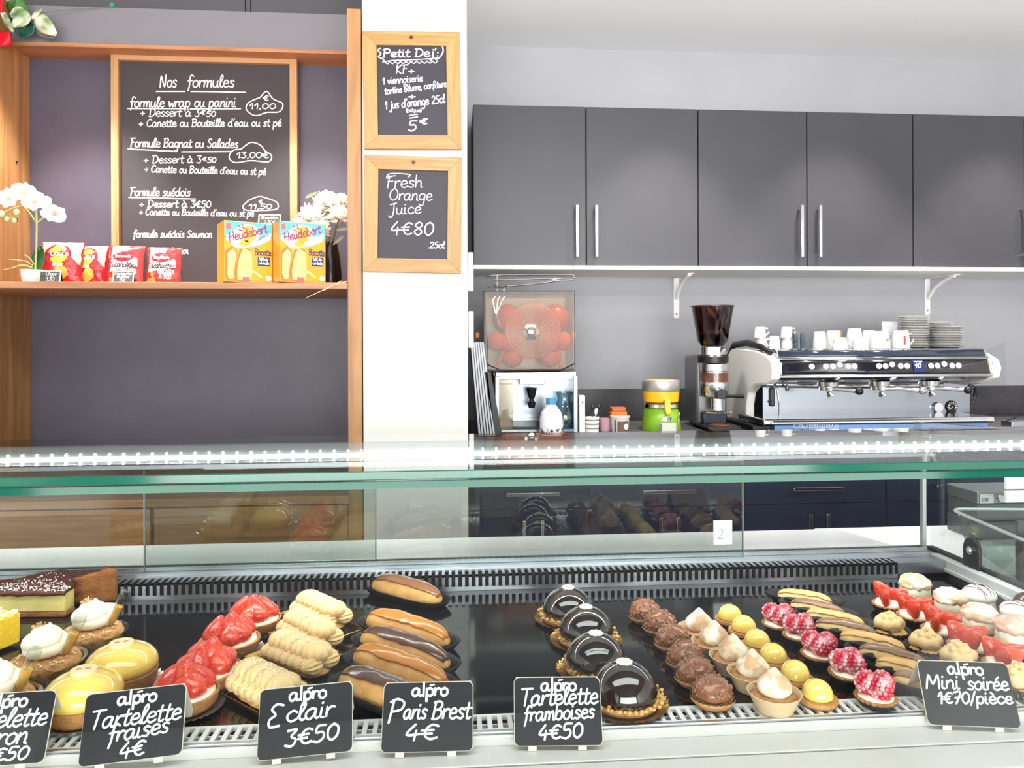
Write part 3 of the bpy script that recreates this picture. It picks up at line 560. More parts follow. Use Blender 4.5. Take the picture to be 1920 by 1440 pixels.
# weighing scale at the back of the side counter
sx0, sz0 = X(1832, 1.95), Z(958, 1.95, 1850)
t = thing('counter_appliance', 'grey counter appliance with a lettered panel behind the plastic tub', 'appliance', (sx0, 1.95, SCZ))
MB().box(0, .3, 0, .13, 0, .05).box(.003, .297, .004, .13, .05, Z(945, 1.95, 1850) - SCZ).build('body', mat('appliance_grey', '5d6064', .35, .5), t, smooth=False, bevel=.003)
MB().box(0, .3, 0, .13, Z(945, 1.95, 1850) - SCZ + .001, Z(922, 1.95, 1850) - SCZ).build('head', mat('appliance_steel', '8f9498', .3, .8), t, smooth=False, bevel=.003)
pn = MB().box(.005, .045, -.002, -.0005, Z(943, 1.95, 1850) - SCZ, Z(926, 1.95, 1850) - SCZ).build('name_plate', mat('plate_silver', 'c2c6ca', .3, .5), t, smooth=False)
mm = MB(); write(mm, 'STUB', .010, Z(939, 1.95, 1850) - SCZ, .005, .0012, lambda u, v: (u, -.0024, v), slant=0); mm.build('lettering', M_black, pn, smooth=False)
MB().lathe([(0, .006), (.009, .006), (.011, 0)], 18).build('dial', M_chrome, t).matrix_local = TR((.066, -.0005, Z(935, 1.95, 1850) - SCZ), rx=R(90))
for k, (a, b, c, d) in enumerate(((1885, 1930, 893, 917), (1885, 1922, 921, 942))):
    o = MB().box(X(a, 1.9), X(b, 1.9), 1.9, 1.906, Z(d, 1.9, 1900), Z(c, 1.9, 1900)).build('white_card', mat('paper_white', 'f4f4f2', .7), smooth=False)
    tag(o, ['upper white card propped above the counter appliance', 'lower white card propped on the counter appliance'][k], 'card'); CARD = o

# ================================================================== pastries
M_crust = mat('tart_crust', 'c08a52', .7, var=('99622f', 60), bump=(260, .6)); M_crumb = mat('crumble', 'd2a066', .8, var=('a06c38', 90), bump=(220, 1))
M_choux = mat('choux', 'dcae6c', .55, var=('bd8440', 45), bump=(120, .45)); M_caramel = mat('caramel_icing', 'b9772f', .18, coat=.4); M_chocice = mat('chocolate_icing', '52352c', .2, coat=.4); M_milk = mat('milk_chocolate_icing', '8a5a36', .2, coat=.4)
M_praline = mat('praline_cream', 'e3c28c', .5, bump=(300, .2), sss=.1); M_cream = mat('whipped_cream', 'fbf4df', .45, sss=.2); M_glaze = mat('mirror_chocolate', '1c0d08', .06, coat=1, spec=.7)
M_lemon = mat('lemon_glaze', 'f2d168', .08, coat=1, sss=.05); M_straw = mat('strawberry_skin', 'bc160a', .12, coat=.8, var=('e04420', 30), spots=('f2b070', 330, .14), bump=(260, .35)); M_strawin = mat('strawberry_cut', 'ea6a4e', .2, coat=.5, var=('e0492f', 50))
M_rasp = mat('raspberry', 'c01c38', .3, var=('f0d0d6', 80, .09, -.10), coat=.2); M_raspbare = mat('raspberry_bare', 'd0304a', .3, coat=.2); M_rock = mat('rocher_chocolate', '7a4c34', .26, var=('8a5a3e', 30), coat=.3)
M_bpaper = mat('black_paper', '141416', .6); M_gold = mat('gold_card', 'c9a257', .3, 1); M_silver = mat('silver_foil', 'c9c6c0', .3, .9); M_nut = mat('chopped_nut', 'd8ac6a', .6, var=('b98546', 200)); M_sugar = mat('icing_sugar', 'fcfbf8', .8)
M_cocoa = mat('meringue_cocoa', 'f8f0dc', .5, var=('c9a07c', 40, .08, -.05), sss=.15); M_dusted = mat('choux_sugar', 'f4ead8', .75, var=('d2a266', 60, .12), bump=(150, .7)); M_clear = glass('clear_plastic', 'f0f2f0', .05, k=2.2); M_trayb = mat('tray_black', '131314', .25)
M_rasptop = M_rasp

def fluted(n, amp): return lambda a, r, z: (r * (1 + amp * cos(n * a)), z)
def case_bm(r0, r1, h, n=28, amp=.05):
    """fluted paper case"""
    return MB().lathe([(0, .0005), (r0, .0005), ((r0 + r1) / 2, h * .5), (r1, h)], n * 4, fluted(n, amp))
def doily(r, n=36): return MB().lathe([(0, .0006), (r * .8, .0008), (r, .004)], n * 4, lambda a, q, z: (q * (1 + .02 * cos(n * a)), z + (.0015 * cos(n * a) if q > r * .9 else 0)))
def crumbs(m, spots, r, sd=1):
    rnd = random.Random(sd)
    for p in spots: s = r * rnd.uniform(.6, 1.2); m.ico(p, (s, s * rnd.uniform(.6, 1), s * .8), 1)
    return m
def strawberry_bm(L, r, T, cut=False):
    m = MB(); m.T = T
    prof = [(0, -.02 * L), (r * .55, 0), (r * .95, L * .16), (r, L * .32), (r * .82, L * .58), (r * .5, L * .82), (r * .2, L * .97), (0, L)]
    m.lathe(prof, 16, sy=.55 if cut else .95); return m

# ---- strawberry tartlet
def strawberry_tart(label):
    t = thing('strawberry_tartlet', label, 'tartlet', group='strawberry tartlets')
    doily(.049).build('doily', M_silver, t)
    MB().lathe([(0, .002), (.034, .002), (.041, .010), (.043, .021), (.040, .0215), (.038, .017), (0, .017)], 40, lambda a, r, z: (r + .0012 * nz((cos(a) * 4, sin(a) * 4, z * 90)), z + .001 * nz((cos(a) * 5, sin(a) * 5, 3)))).build('crust', M_crust, t)
    MB().lathe([(.039, .016), (.037, .023), (.02, .026), (0, .027)], 24).build('custard', M_cream, t)
    for k in range(6):
        a = k * 2 * pi / 6 + .2 + .12 * sin(k * 5); T = TR((.030 * cos(a), .030 * sin(a), .019 + .003 * (k % 2))) @ Matrix.Rotation(a + .25 * sin(k * 3), 4, 'Z') @ Matrix.Rotation(-R(30 + 9 * (k % 3)), 4, 'Y') @ Matrix.Rotation(k, 4, 'Z')
        strawberry_bm(.038 + .004 * (k % 2), .0150 + .0012 * (k % 3), T).build('strawberry', M_straw, t)
    strawberry_bm(.034, .0165, TR((.002, -.002, .030)) @ Matrix.Rotation(R(14), 4, 'X')).build('strawberry', M_straw, t)
    return t
# ---- mirror chocolate dome
def choc_dome(label):
    t = thing('chocolate_dome', label, 'cake', group='dark chocolate dome cakes')
    doily(.048).build('doily', M_gold, t)
    MB().lathe([(0, .002), (.036, .002), (.038, .006), (.036, .009), (0, .009)], 30).build('biscuit_base', M_crust, t)
    MB().lathe([(.0345, .008), (.0365, .013)] + [(.0365 * cos(a), .013 + .034 * sin(a)) for a in [pi / 2 * k / 12 for k in range(1, 12)]] + [(0, .047)], 40).build('dome', M_glaze, t)
    rnd = random.Random(3); sp = []
    for k in range(90): a = rnd.uniform(0, 2 * pi); sp.append((cos(a) * rnd.uniform(.0365, .044), sin(a) * rnd.uniform(.0365, .044), rnd.uniform(.009, .012)))
    crumbs(MB(), sp, .0026).build('nut_crumbs', M_nut, t)
    f = MB()
    for k in range(8): a = k * pi / 4; f.ico((.0062 * cos(a), .0062 * sin(a), .0475), (.0034, .0034, .002), 1)
    f.ico((0, 0, .048), .004, 1).build('sugar_flower', M_cream, t)
    return t
# ---- lemon dome with stamped disc
def lemon_dome(label):
    t = thing('lemon_dome', label, 'cake', group='yellow glazed dome cakes')
    doily(.051).build('doily', M_silver, t)
    MB().lathe([(0, .002), (.039, .002), (.043, .01), (.044, .020), (.041, .022), (0, .022)], 36, lambda a, r, z: (r + .001 * nz((cos(a) * 4, sin(a) * 4, z * 80)), z)).build('crust', M_crust, t)
    MB().lathe([(.040, .020), (.044, .024), (.0445, .028)] + [(.0445 * cos(a) ** .8, .028 + .026 * sin(a)) for a in [pi / 2 * k / 12 for k in range(1, 12)]] + [(0, .054)], 40).build('dome', M_lemon, t)
    d = MB().lathe([(.0145, .0515), (.0155, .0545), (.0145, .0575), (0, .058)], 30).build('icing_disc', mat('disc_cream', 'f6dfae', .35), t)
    m = MB()
    for x in (-.005, .005): m.lathe([(.0, .0003), (.0032, .0003), (.0036, 0)], 12, c=(x, -.001, .0582), sy=.6)
    m.build('stamp', mat('stamp_pink', 'd08a6c', .5), d)
    return t
# ---- cream cup with pipette
def cream_cup(label):
    t = thing('cream_cup', label, 'dessert', group='cream desserts in clear cups')
    MB().lathe([(0, .0008), (.036, .0008), (.046, .034), (.050, .0355), (.050, .037), (.0455, .0362), (.0352, .002)], 40).build('plastic_cup', M_clear, t)
    MB().lathe([(0, .002), (.0345, .002), (.0435, .034), (.041, .040), (.025, .043), (0, .044)], 48, lambda a, r, z: (r + .0012 * nz((cos(a) * 9, sin(a) * 9, z * 250)), z + .002 * nz((cos(a) * r * 260, sin(a) * r * 260, 1)))).build('crumble', M_crumb, t)
    m = MB(); pts = []; rad = []
    for k in range(60):
        u = k / 59; a = u * 2.15 * 2 * pi; q = .0185 * (1 - u) ** .8; pts.append((q * cos(a), q * sin(a), .054 + .026 * u)); rad.append(.0145 * (1 - .42 * u) + (0 if k not in (0, 59) else -.006))
    m.tube(pts, rad, 12); m.ico((0, 0, .055), (.026, .026, .014), 3, lambda d: 1 + .04 * nz(d, 3)); m.build('whipped_cream', M_cream, t, ang=80)
    crumbs(MB(), [(random.uniform(-.009, .009) - .002, random.uniform(-.009, .009), .0845 - random.random() * .003) for _ in range(14)], .0028).build('nut_crumbs', M_nut, t)
    rnd = random.Random(4); crumbs(MB(), [(cos(a) * r, sin(a) * r, .0425) for a, r in [(rnd.uniform(0, 6.3), rnd.uniform(.028, .04)) for _ in range(40)]], .002, 2).build('crumb_bits', mat('crumb_pale', 'ecd2a2', .8), t)
    T = TR((.026, .004, .045)) @ Matrix.Rotation(R(24), 4, 'Y')
    p = MB(); p.T = T; p.lathe([(.0035, 0), (.0065, .012), (.0068, .04), (.0075, .048), (.0065, .056), (0, .059)], 16); pp = p.build('pipette', M_clear, t)
    p = MB(); p.T = T; p.lathe([(0, -.004), (.003, 0), (.0058, .012), (.006, .030), (0, .031)], 14); p.build('caramel_sauce', mat('caramel_sauce', 'd39a3c', .15, coat=.5), pp)
    return t
# ---- eclair: body in x, length L
def bar(L, w, h, seed=0, bend=.0, squash=.35):
    def fn(u, v):
        s = -1 + 2 * v; a = 2 * pi * u; e = max(0, 1 - abs(s) ** 3.2) ** .42
        y = cos(a) * w / 2 * e; z = sin(a); z = h / 2 * e * (z if z > 0 else z * squash)
        k = 1 + .05 * nz((s * 3 + seed, cos(a) * 1.4, sin(a) * 1.4), 1.3)
        return (s * L / 2, y * k + bend * (s * s - .3), z * k)
    return fn
def eclair(name, label, icing, group, L=.128, w=.042, h=.046, seed=0, case=True, cat='eclair', body=None):
    t = thing(name, label, cat, group=group)
    if case:
        MB().grid(lambda u, v: (lambda s, a, e: (s * (L / 2 + .006), cos(a) * (w / 2 + .004) * e * (1 + .25 * v), .0006))(0, 0, 0) if 0 else ((L / 2 + .004 + .010 * v) * cos(2 * pi * u) * (abs(cos(2 * pi * u)) + .001) ** -.45 * (1 + .02 * cos(60 * 2 * pi * u) * v), (w / 2 + .002 + .008 * v) * sin(2 * pi * u) * (abs(sin(2 * pi * u)) + .001) ** -.25 * (1 + .03 * cos(60 * 2 * pi * u) * v), .0006 + .014 * v), 180, 3, True).poly([((L / 2 + .004) * cos(2 * pi * k / 40) * (abs(cos(2 * pi * k / 40)) + .001) ** -.45, (w / 2 + .002) * sin(2 * pi * k / 40) * (abs(sin(2 * pi * k / 40)) + .001) ** -.25, .0008) for k in range(40)]).build('paper_case', M_bpaper, t, solid=.0004)
    zc = h / 2 * .35 + .0012; f = bar(L, w, h, seed)
    b = MB(); b.T = TR((0, 0, zc)); b.grid(f, 28, 36, True).build('choux_body', body or M_choux, t)
    fi = bar(L * .985, w * 1.04, h * 1.07, seed)
    def top(u, v):
        s = -1 + 2 * v; lo = .135 + .02 * nz((s * 4, seed, 2), 1.2); uu = lo + u * (.5 - 2 * lo); return fi(uu, .012 + v * .976)
    m = MB(); m.T = TR((0, 0, zc + .0008)); m.grid(top, 18, 36).build('icing', icing, t, solid=.0016, ang=70)
    return t
# ---- praline cream bar on its card
def praline_bar(label):
    L = .112; t = thing('praline_choux', label, 'pastry', group='praline cream choux on gold cards')
    b = MB(); b.T = TR((0, 0, .0075)); b.grid(bar(L * .98, .05, .02, 2, squash=.7), 24, 30, True).build('choux_base', M_choux, t)
    m = MB()
    for k in range(7):                                      # ruffled cream shells along both flanks and the crest
        x = -L / 2 + .012 + k * (L - .024) / 6
        for (yy, zz, ry, rz_) in ((-.015, .021, .016, .012), (.015, .021, .016, .012)):
            m.ico((x, yy, zz), (.0135, ry, rz_), 4, lambda d: 1 + .11 * cos(12 * math.atan2(d.x, d.z)) * (1 - d.y * d.y) ** .5)
    m.build('piped_cream', M_praline, t, ang=75)
    c = MB()
    for k in range(4):
        x = -L / 2 + .02 + k * (L - .04) / 3
        c.ico((x, 0, .034), (.021, .021, .014), 4, lambda d: 1 + .11 * cos(14 * math.atan2(d.y, d.x + .4)) * (1 - .6 * abs(d.z)))
    c.build('cream_crest', M_praline, t, ang=75)
    rnd = random.Random(8); s = []
    for _ in range(80): x = rnd.uniform(-.46, .46) * L; y = max(-.014, min(.014, rnd.gauss(0, .008))); s.append((x * .8, y, .033 + .0142 * math.sqrt(1 - (y / .021) ** 2)))
    crumbs(MB(), s, .0019, 5).build('chopped_nuts', mat('almond_sugar', 'f0e0bd', .7), t)
    return t
def cake_card(a, b, wd, label):
    """black card tray with gilt rim lying between two floor points a and b"""
    d = b - a; L = d.length + .014; t = thing('cake_card', label, 'cake card', ((a.x + b.x) / 2, (a.y + b.y) / 2, DZ), math.atan2(d.y, d.x), 'black and gold cake cards')
    MB().box(-L / 2, L / 2, -wd / 2, wd / 2, .0003, .0012).build('base', M_trayb, t, smooth=False)
    m = MB(); rim = [(-L / 2, -wd / 2), (L / 2, -wd / 2), (L / 2, wd / 2), (-L / 2, wd / 2)]
    for k in range(4):
        p, q = rim[k], rim[(k + 1) % 4]; o = 1.06
        m.poly([(p[0], p[1], .001), (q[0], q[1], .001), (q[0] * o, q[1] * 1.12, .008), (p[0] * o, p[1] * 1.12, .008)])
    m.build('gilt_rim', M_gold, t, smooth=False, solid=.0006); return t
# ---- minis
def rocher(label):
    t = thing('chocolate_rocher', label, 'mini pastry', group='mini chocolate nut rochers')
    case_bm(.018, .025, .012, 24).build('paper_case', M_bpaper, t, solid=.0004)
    MB().lathe([(0, .002), (.020, .002), (.0255, .008), (.025, .0105), (0, .011)], 32, lambda a, r, z: (r * (1 + .03 * nz((cos(a) * 3, sin(a) * 3, 1))), z)).build('biscuit', M_crust, t)
    m = MB(); m.ico((0, 0, .0155), (.0215, .0215, .017), 4, lambda d: 1 + .07 * nz(d, 2.5) + .05 * abs(nz(d, 7)))
    rnd = random.Random(6)
    for _ in range(60):
        a = rnd.uniform(0, 6.28); z = rnd.uniform(-.1, .95); q = (1 - z * z) ** .5; s = rnd.uniform(.0016, .0032); m.ico((cos(a) * q * .0215, sin(a) * q * .0215, .0155 + z * .017), s, 1)
    m.build('chocolate_coat', M_rock, t, ang=70); return t
def mini_shell(t, r=.027, h=.016, m=None):
    MB().lathe([(0, .0015), (r * .68, .0015), (r * .98, h * .9), (r, h), (r * .95, h * 1.02), (r * .86, h * .75), (0, h * .72)], 36, lambda a, q, z: (q, z + .0006 * nz((cos(a) * 5, sin(a) * 5, 2)))).build('shell', m or M_crust, t)
def cream_tartlet(label):
    t = thing('meringue_tartlet', label, 'mini pastry', group='mini cream tartlets')
    MB().lathe([(0, .0006), (.020, .0006), (.0265, .015), (.0295, .0205), (.0285, .0207), (.0255, .015)], 36).build('paper_cup', mat('wax_cup', 'dcc09a', .4, alpha=.85), t)
    MB().lathe([(0, .0015), (.0185, .0015), (.025, .015), (.022, .0185), (0, .019)], 36, lambda a, q, z: (q, z + .0012 * nz((cos(a) * q * 300, sin(a) * q * 300, 2)))).build('crumble', M_crumb, t)
    prof = [(.0, .017), (.0155, .018), (.0185, .024), (.0178, .030), (.0135, .0355), (.0085, .040), (.0045, .0445), (.0018, .0468), (0, .0475)]
    MB().lathe(prof, 28, lambda a, q, z: (q * (1 + .05 * nz((cos(a) * 2, sin(a) * 2, z * 90))), z)).build('cream_kiss', M_cocoa, t, ang=80); return t
def lemon_mini(label):
    t = thing('lemon_bite', label, 'mini pastry', group='mini yellow glazed domes')
    MB().lathe([(0, .001), (.0235, .001), (.0255, .004), (.0245, .008), (0, .008)], 30, lambda a, q, z: (q * (1 + .03 * nz((cos(a) * 3, sin(a) * 3, 5))), z)).build('biscuit', M_crust, t)
    MB().lathe([(.0175, .0075), (.0195, .010)] + [(.0195 * cos(a), .011 + .0195 * sin(a)) for a in [pi / 2 * k / 10 for k in range(1, 10)]] + [(0, .0305)], 30).build('dome', M_lemon, t); return t
RASP = None
def raspberry(parent, loc, tilt, m):
    global RASP
    if RASP is None:
        b = MB(); rnd = random.Random(2)
        for j, (z, q, n) in enumerate(((.0035, .0062, 9), (.0068, .0086, 12), (.0105, .0092, 12), (.0142, .0080, 11), (.0174, .0056, 8), (.0196, .0026, 4))):
            for k in range(n): a = 2 * pi * (k + .5 * (j % 2)) / n; b.ico((q * cos(a), q * sin(a), z), .0027, 1)
        b.ico((0, 0, .010), (.0085, .0085, .0105), 2); RASP = b
    o = MB(); o.v = RASP.v; o.f = RASP.f; o = o.build('raspberry', m, parent, ang=80); o.matrix_local = TR(loc, tilt[0], tilt[1], sc=1.36); return o
def raspberry_tartlet(label):
    t = thing('raspberry_tartlet', label, 'mini pastry', group='mini raspberry tartlets')
    case_bm(.018, .026, .011, 24).build('paper_case', M_bpaper, t, solid=.0004)
    MB().lathe([(0, .002), (.018, .002), (.026, .010), (.0255, .012), (0, .010)], 96, fluted(24, .04)).build('shell', M_crust, t)
    MB().ico((0, 0, .0105), (.022, .022, .006), 3, lambda d: 1 + .08 * nz(d, 3)).build('custard', M_cream, t)
    for k, (a, q) in enumerate(((R(-100), .0135), (R(20), .0145), (R(140), .0145))): raspberry(t, (q * cos(a), q * sin(a), .012 + (.002 if k else 0)), (R(12) * (1 if k else -1.2), R(10) * (-1) ** k), M_rasp)
    return t
def praline_mini(label):
    t = thing('praline_rosette', label, 'mini pastry', group='mini praline cream rosettes')
    case_bm(.019, .028, .014, 24).build('paper_case', M_bpaper, t, solid=.0004)
    MB().lathe([(0, .002), (.02, .002), (.024, .009), (.02, .013), (0, .014)], 28).build('choux_base', M_choux, t)
    m = MB(); pts = []; rad = []
    for k in range(70):
        u = k / 69; a = u * 2.3 * 2 * pi; q = .0155 * (1 - u) ** .75; pts.append((q * cos(a), q * sin(a), .018 + .017 * u)); rad.append((.0085 - .004 * u) * (1 + .22 * cos(k * 1.35)))
    m.tube(pts, rad, 12); m.ico((0, 0, .018), (.017, .017, .008), 2); m.build('piped_cream', M_praline, t, ang=75)
    rnd = random.Random(3); crumbs(MB(), [(q * cos(a), q * sin(a), .0375 - q * q * 90) for q, a in [(rnd.uniform(0, .0095), rnd.uniform(0, 6.3)) for _ in range(22)]], .0014).build('chopped_nuts', mat('almond_sugar', 'f0e0bd'), t); return t
def strawberry_mini(label):
    t = thing('strawberry_bite', label, 'mini pastry', group='mini strawberry tartlets')
    case_bm(.019, .027, .011, 24).build('paper_case', M_bpaper, t, solid=.0004)
    MB().lathe([(0, .002), (.018, .002), (.026, .010), (.0255, .012), (0, .010)], 96, fluted(24, .04)).build('shell', M_crust, t)
    MB().ico((0, 0, .012), (.0215, .0215, .0085), 3, lambda d: 1 + .08 * nz(d, 3)).build('cream', M_cream, t)
    for k, (x, y, rz, ry, cut) in enumerate(((-.010, -.006, R(-115), R(52), False), (.005, .001, R(-40), R(60), True), (.001, .012, R(150), R(40), False))):
        T = TR((x, y, .022)) @ Matrix.Rotation(rz, 4, 'Z') @ Matrix.Rotation(ry, 4, 'Y') @ TR((0, 0, -.014))
        s = strawberry_bm(.040, .0150, T, True).build('strawberry_wedge', M_straw, t)
        if cut:
            f = MB(); f.T = T @ TR((0, -.0084, .015)); f.ico((0, 0, 0), (.0118, .0006, .018), 2); f.build('cut_face', M_strawin, s)
    return t
def puff(label, cap, name='cream_puff', group='mini cream puffs', stripes=False):
    t = thing(name, label, 'mini pastry', group=group)
    case_bm(.019, .028, .011, 24).build('paper_case', M_bpaper, t, solid=.0004)
    MB().ico((0, 0, .0105), (.024, .024, .0095), 3, lambda d: 1 + .09 * nz(d, 3)).build('choux_base', M_choux, t)
    MB().lathe([(.0, .012), (.0205, .013), (.022, .018), (.0215, .025), (.019, .029), (0, .029)], 40, lambda a, q, z: (q * (1 + .025 * cos(12 * a)), z)).build('cream_band', M_cream, t)
    if stripes:
        MB().ico((0, 0, .029), (.0245, .0245, .0145), 3).build('icing_cap', M_sugar, t)
        m = MB()
        for k, x in enumerate((-.012, -.005, .002, .006, .013)):
            pts = []
            for j in range(13): y = -.022 + .044 * j / 12; xx = x + y * (.25 if k % 2 else -.25); q = 1 - (xx / .0245) ** 2 - (y / .0245) ** 2; pts.append((xx, y, .029 + .0147 * math.sqrt(max(q, .02))))
            m.tube(pts, .0007, 6)
        m.build('chocolate_drizzle', M_chocice, t)
    else: MB().ico((0, 0, .031), (.0235, .0235, .0145), 4, lambda d: 1 + .13 * nz(d, 2.6) + .05 * nz(d, 8)).build('choux_cap', cap, t, ang=80)
    return t

# ------------------------------------------------------------------ pastries set out on the tray
def P(px, py): g = G(px, py, DZ); g.z = DZ + .0002; return g
def row(make, pts, labels, rz=None, scale=None):
    rt = None
    for k, (q, lab) in enumerate(zip(pts, labels)):
        a = (rz[k] if rz else .9 * k); s = scale[k] if isinstance(scale, (list, tuple)) else scale
        if rt is None: rt = make(lab); place(rt, P(*q), a, s)
        else: dup(rt, P(*q), a, lab, s)
def between(make, a, b, label, src=None, dz=0):
    p, q = P(*a), P(*b); d = q - p
    if src is None: o = make(label); place(o, (p + q) / 2, math.atan2(d.y, d.x))
    else: o = dup(src, (p + q) / 2, math.atan2(d.y, d.x), label)
    o.location.z += dz; return o
row(strawberry_tart, [(477, 1183), (430, 1226), (388, 1286), (346, 1328)], ['rearmost glazed strawberry tartlet nearest the back grille', 'glazed strawberry tartlet second from the back grille', 'glazed strawberry tartlet third from the back, just behind the frontmost one', 'frontmost glazed strawberry tartlet behind the Tartelette fraises sign'], [0, .5, 1.2, .3], [1, 1.05, 1.08, 1.0])
row(choc_dome, [(1065, 1163), (1099, 1204), (1117, 1260), (1171, 1321)], ['rearmost glossy dark chocolate dome on a gold doily', 'second glossy dark chocolate dome from the back of its row', 'third glossy dark chocolate dome from the back, left of the frontmost one', 'frontmost glossy dark chocolate dome beside the Tartelette framboises sign'], [0, .3, .5, .1], 1.17)
row(lemon_dome, [(228, 1286), (157, 1343)], ['large yellow glazed dome with pale stamped disc, right of the cream cups', 'large yellow glazed dome nearest the front, partly behind the Tartelette fraises sign'], [.3, .1], [1.05, 1.04])
row(cream_cup, [(172, 1230), (84, 1290), (-12, 1372)], ['rearmost cream dessert in a clear cup, in front of the flan slice', 'middle cream dessert in a clear cup with a caramel pipette', 'frontmost cream dessert in a clear cup at the left frame edge'], [0, R(-8), R(-6)], [1, 1.03, 1.03])
# praline bars and their cards
pb = [((560, 1152), (646, 1194)), ((540, 1190), (624, 1236)), ((498, 1232), (632, 1284)), ((446, 1292), (560, 1350))]
pl = ['rearmost praline cream choux dusted with sugar', 'second praline cream choux from the back of the tray', 'large ribbed praline cream choux third from the back', 'frontmost praline cream choux behind the Eclair sign']
src = None
for k, (a, b) in enumerate(pb):
    o = between(praline_bar, a, b, pl[k], src, .0012); src = src or o
    p, q = P(*a), P(*b); cake_card(p, q, .052, ['black gold-edged card under the rearmost praline choux', 'black gold-edged card under the second praline choux', 'black gold-edged card under the large ribbed praline choux', 'black gold-edged card under the frontmost praline choux'][k])
# eclairs
ec = [((700, 1106), (826, 1140), 'milk-chocolate eclair alone at the back, resting against the rear grille', M_milk, 1), ((692, 1174), (840, 1222), 'orange caramel eclair at the rear of the front eclair group', M_caramel, 2), ((682, 1208), (840, 1266), 'dark chocolate eclair between the two caramel eclairs', M_chocice, 3), ((668, 1242), (838, 1308), 'glossy caramel eclair second from the front', M_caramel, 4), ((642, 1288), (800, 1352), 'frontmost chocolate eclair behind the Paris Brest sign', M_chocice, 5)]
for a, b, lab, ic, sd in ec: between(lambda l: eclair('eclair', l, ic, 'full-size eclairs', L=(P(*a) - P(*b)).length * 1.0, seed=sd * 3.7, w=.047, h=.051), a, b, lab)
# minis
n6 = ['rearmost', 'second from the back', 'third from the back', 'third from the front', 'second from the front', 'frontmost']
row(rocher, [(1210, 1166), (1238, 1188), (1261, 1218), (1285, 1252), (1304, 1284), (1336, 1322)], ['chocolate nut rocher, %s in the row beside the chocolate domes' % q for q in n6], None, 1.13)
row(cream_tartlet, [(1311, 1205), (1339, 1231), (1375, 1260), (1411, 1292), (1452, 1331)], ['cream-topped mini tartlet, %s in its row' % q for q in ('rearmost', 'second from the back', 'middle one', 'second from the front', 'frontmost')], None, 1.15)
row(lemon_mini, [(1369, 1168), (1395, 1190), (1420, 1218), (1450, 1246), (1491, 1280), (1533, 1318)], ['mini yellow glazed dome, %s in the row left of the raspberries' % q for q in n6])
row(raspberry_tartlet, [(1460, 1182), (1500, 1204), (1536, 1240), (1590, 1276), (1642, 1322)], ['sugar-dusted mini raspberry tartlet, %s in its row' % q for q in ('rearmost', 'second from the back', 'middle one', 'second from the front', 'frontmost')], [0, .4, -.2, .5, .1])
me = [((1466, 1128), (1552, 1142), 'caramel', 0), ((1490, 1146), (1578, 1166), 'chocolate', 1), ((1518, 1166), (1614, 1186), 'caramel', 0), ((1542, 1186), (1632, 1204), 'chocolate', 1), ((1578, 1208), (1696, 1234), 'caramel', 0), ((1616, 1234), (1734, 1264), 'chocolate', 1), ((1660, 1262), (1758, 1290), 'caramel', 0), ((1700, 1292), (1790, 1318), 'chocolate', 1)]
srcs = {}
for k, (a, b, nm, c) in enumerate(me):
    lab = 'mini %s eclair, %s in the diagonal row of mini eclairs' % (nm, ['rearmost', 'second from the back', 'third from the back', 'fourth from the back', 'fourth from the front', 'third from the front', 'second from the front', 'frontmost'][k])
    o = between(lambda l: eclair('mini_eclair', l, [mat('mini_caramel', 'd8a868', .3, coat=.2), mat('mini_choc', '86644f', .3, coat=.2)][c], 'mini eclairs', L=.072, w=.024, h=.030, seed=c * 2 + 1, cat='mini pastry', body=mat('mini_choux', 'ecd096', .55, var=('d8b070', 45), bump=(120, .4))), a, b, lab, srcs.get(c)); srcs.setdefault(c, o); o.scale = (1.3, 1.2, 1.1)
row(praline_mini, [(1668, 1196), (1738, 1230), (1800, 1258), (1916, 1302)], ['mini praline rosette, rearmost beside the strawberry bites', 'mini praline rosette, second from the back in its row', 'mini praline rosette directly behind the Mini soirée sign', 'mini praline rosette at the right frame edge beside the sign'], None, 1.08)
row(strawberry_mini, [(1668, 1146), (1716, 1168), (1764, 1195), (1816, 1226), (1884, 1262)], ['mini strawberry tartlet, %s in its diagonal row' % q for q in ('rearmost', 'second from the back', 'middle one', 'second from the front', 'frontmost')], [0, .25, -.1, .5, .2], 1.1)
p1 = puff('sugar-dusted cream puff at the far rear right corner of the tray', M_dusted); place(p1, P(1716, 1130), 0, 1.12)
dupm = puff('golden meringue-topped cream puff, rearmost of three', M_cocoa); place(dupm, P(1782, 1158), .4, 1.1)
dup(dupm, P(1838, 1192), 1.5, 'golden meringue-topped cream puff in the middle of three', 1.12)
pk = puff('pale pink-topped cream puff nearest the right frame edge', mat('pink_meringue', 'f4dcd4', .4, var=('e0a894', 40, .1), coat=.3)); place(pk, P(1902, 1218), 2.2, 1.15)
w1_ = puff('white iced puff with chocolate stripes, rear one beside the side glass', M_sugar, 'iced_puff', 'white iced puffs', True); place(w1_, P(1836, 1150), R(10), 1.1)
dup(w1_, P(1912, 1186), R(25), 'white iced puff with chocolate stripes, front one at the right frame edge', 1.15)
# brown bun against the side wall at the right edge
t = thing('chocolate_bun', 'dark brown glazed bun by the side rail at the right edge', 'bun', P(1926, 1160)); MB().ico((0, 0, .022), (.022, .022, .022), 3, lambda d: 1 + .03 * nz(d, 4)).build('bun', mat('bun_brown', '4a2418', .2, coat=.5), t)

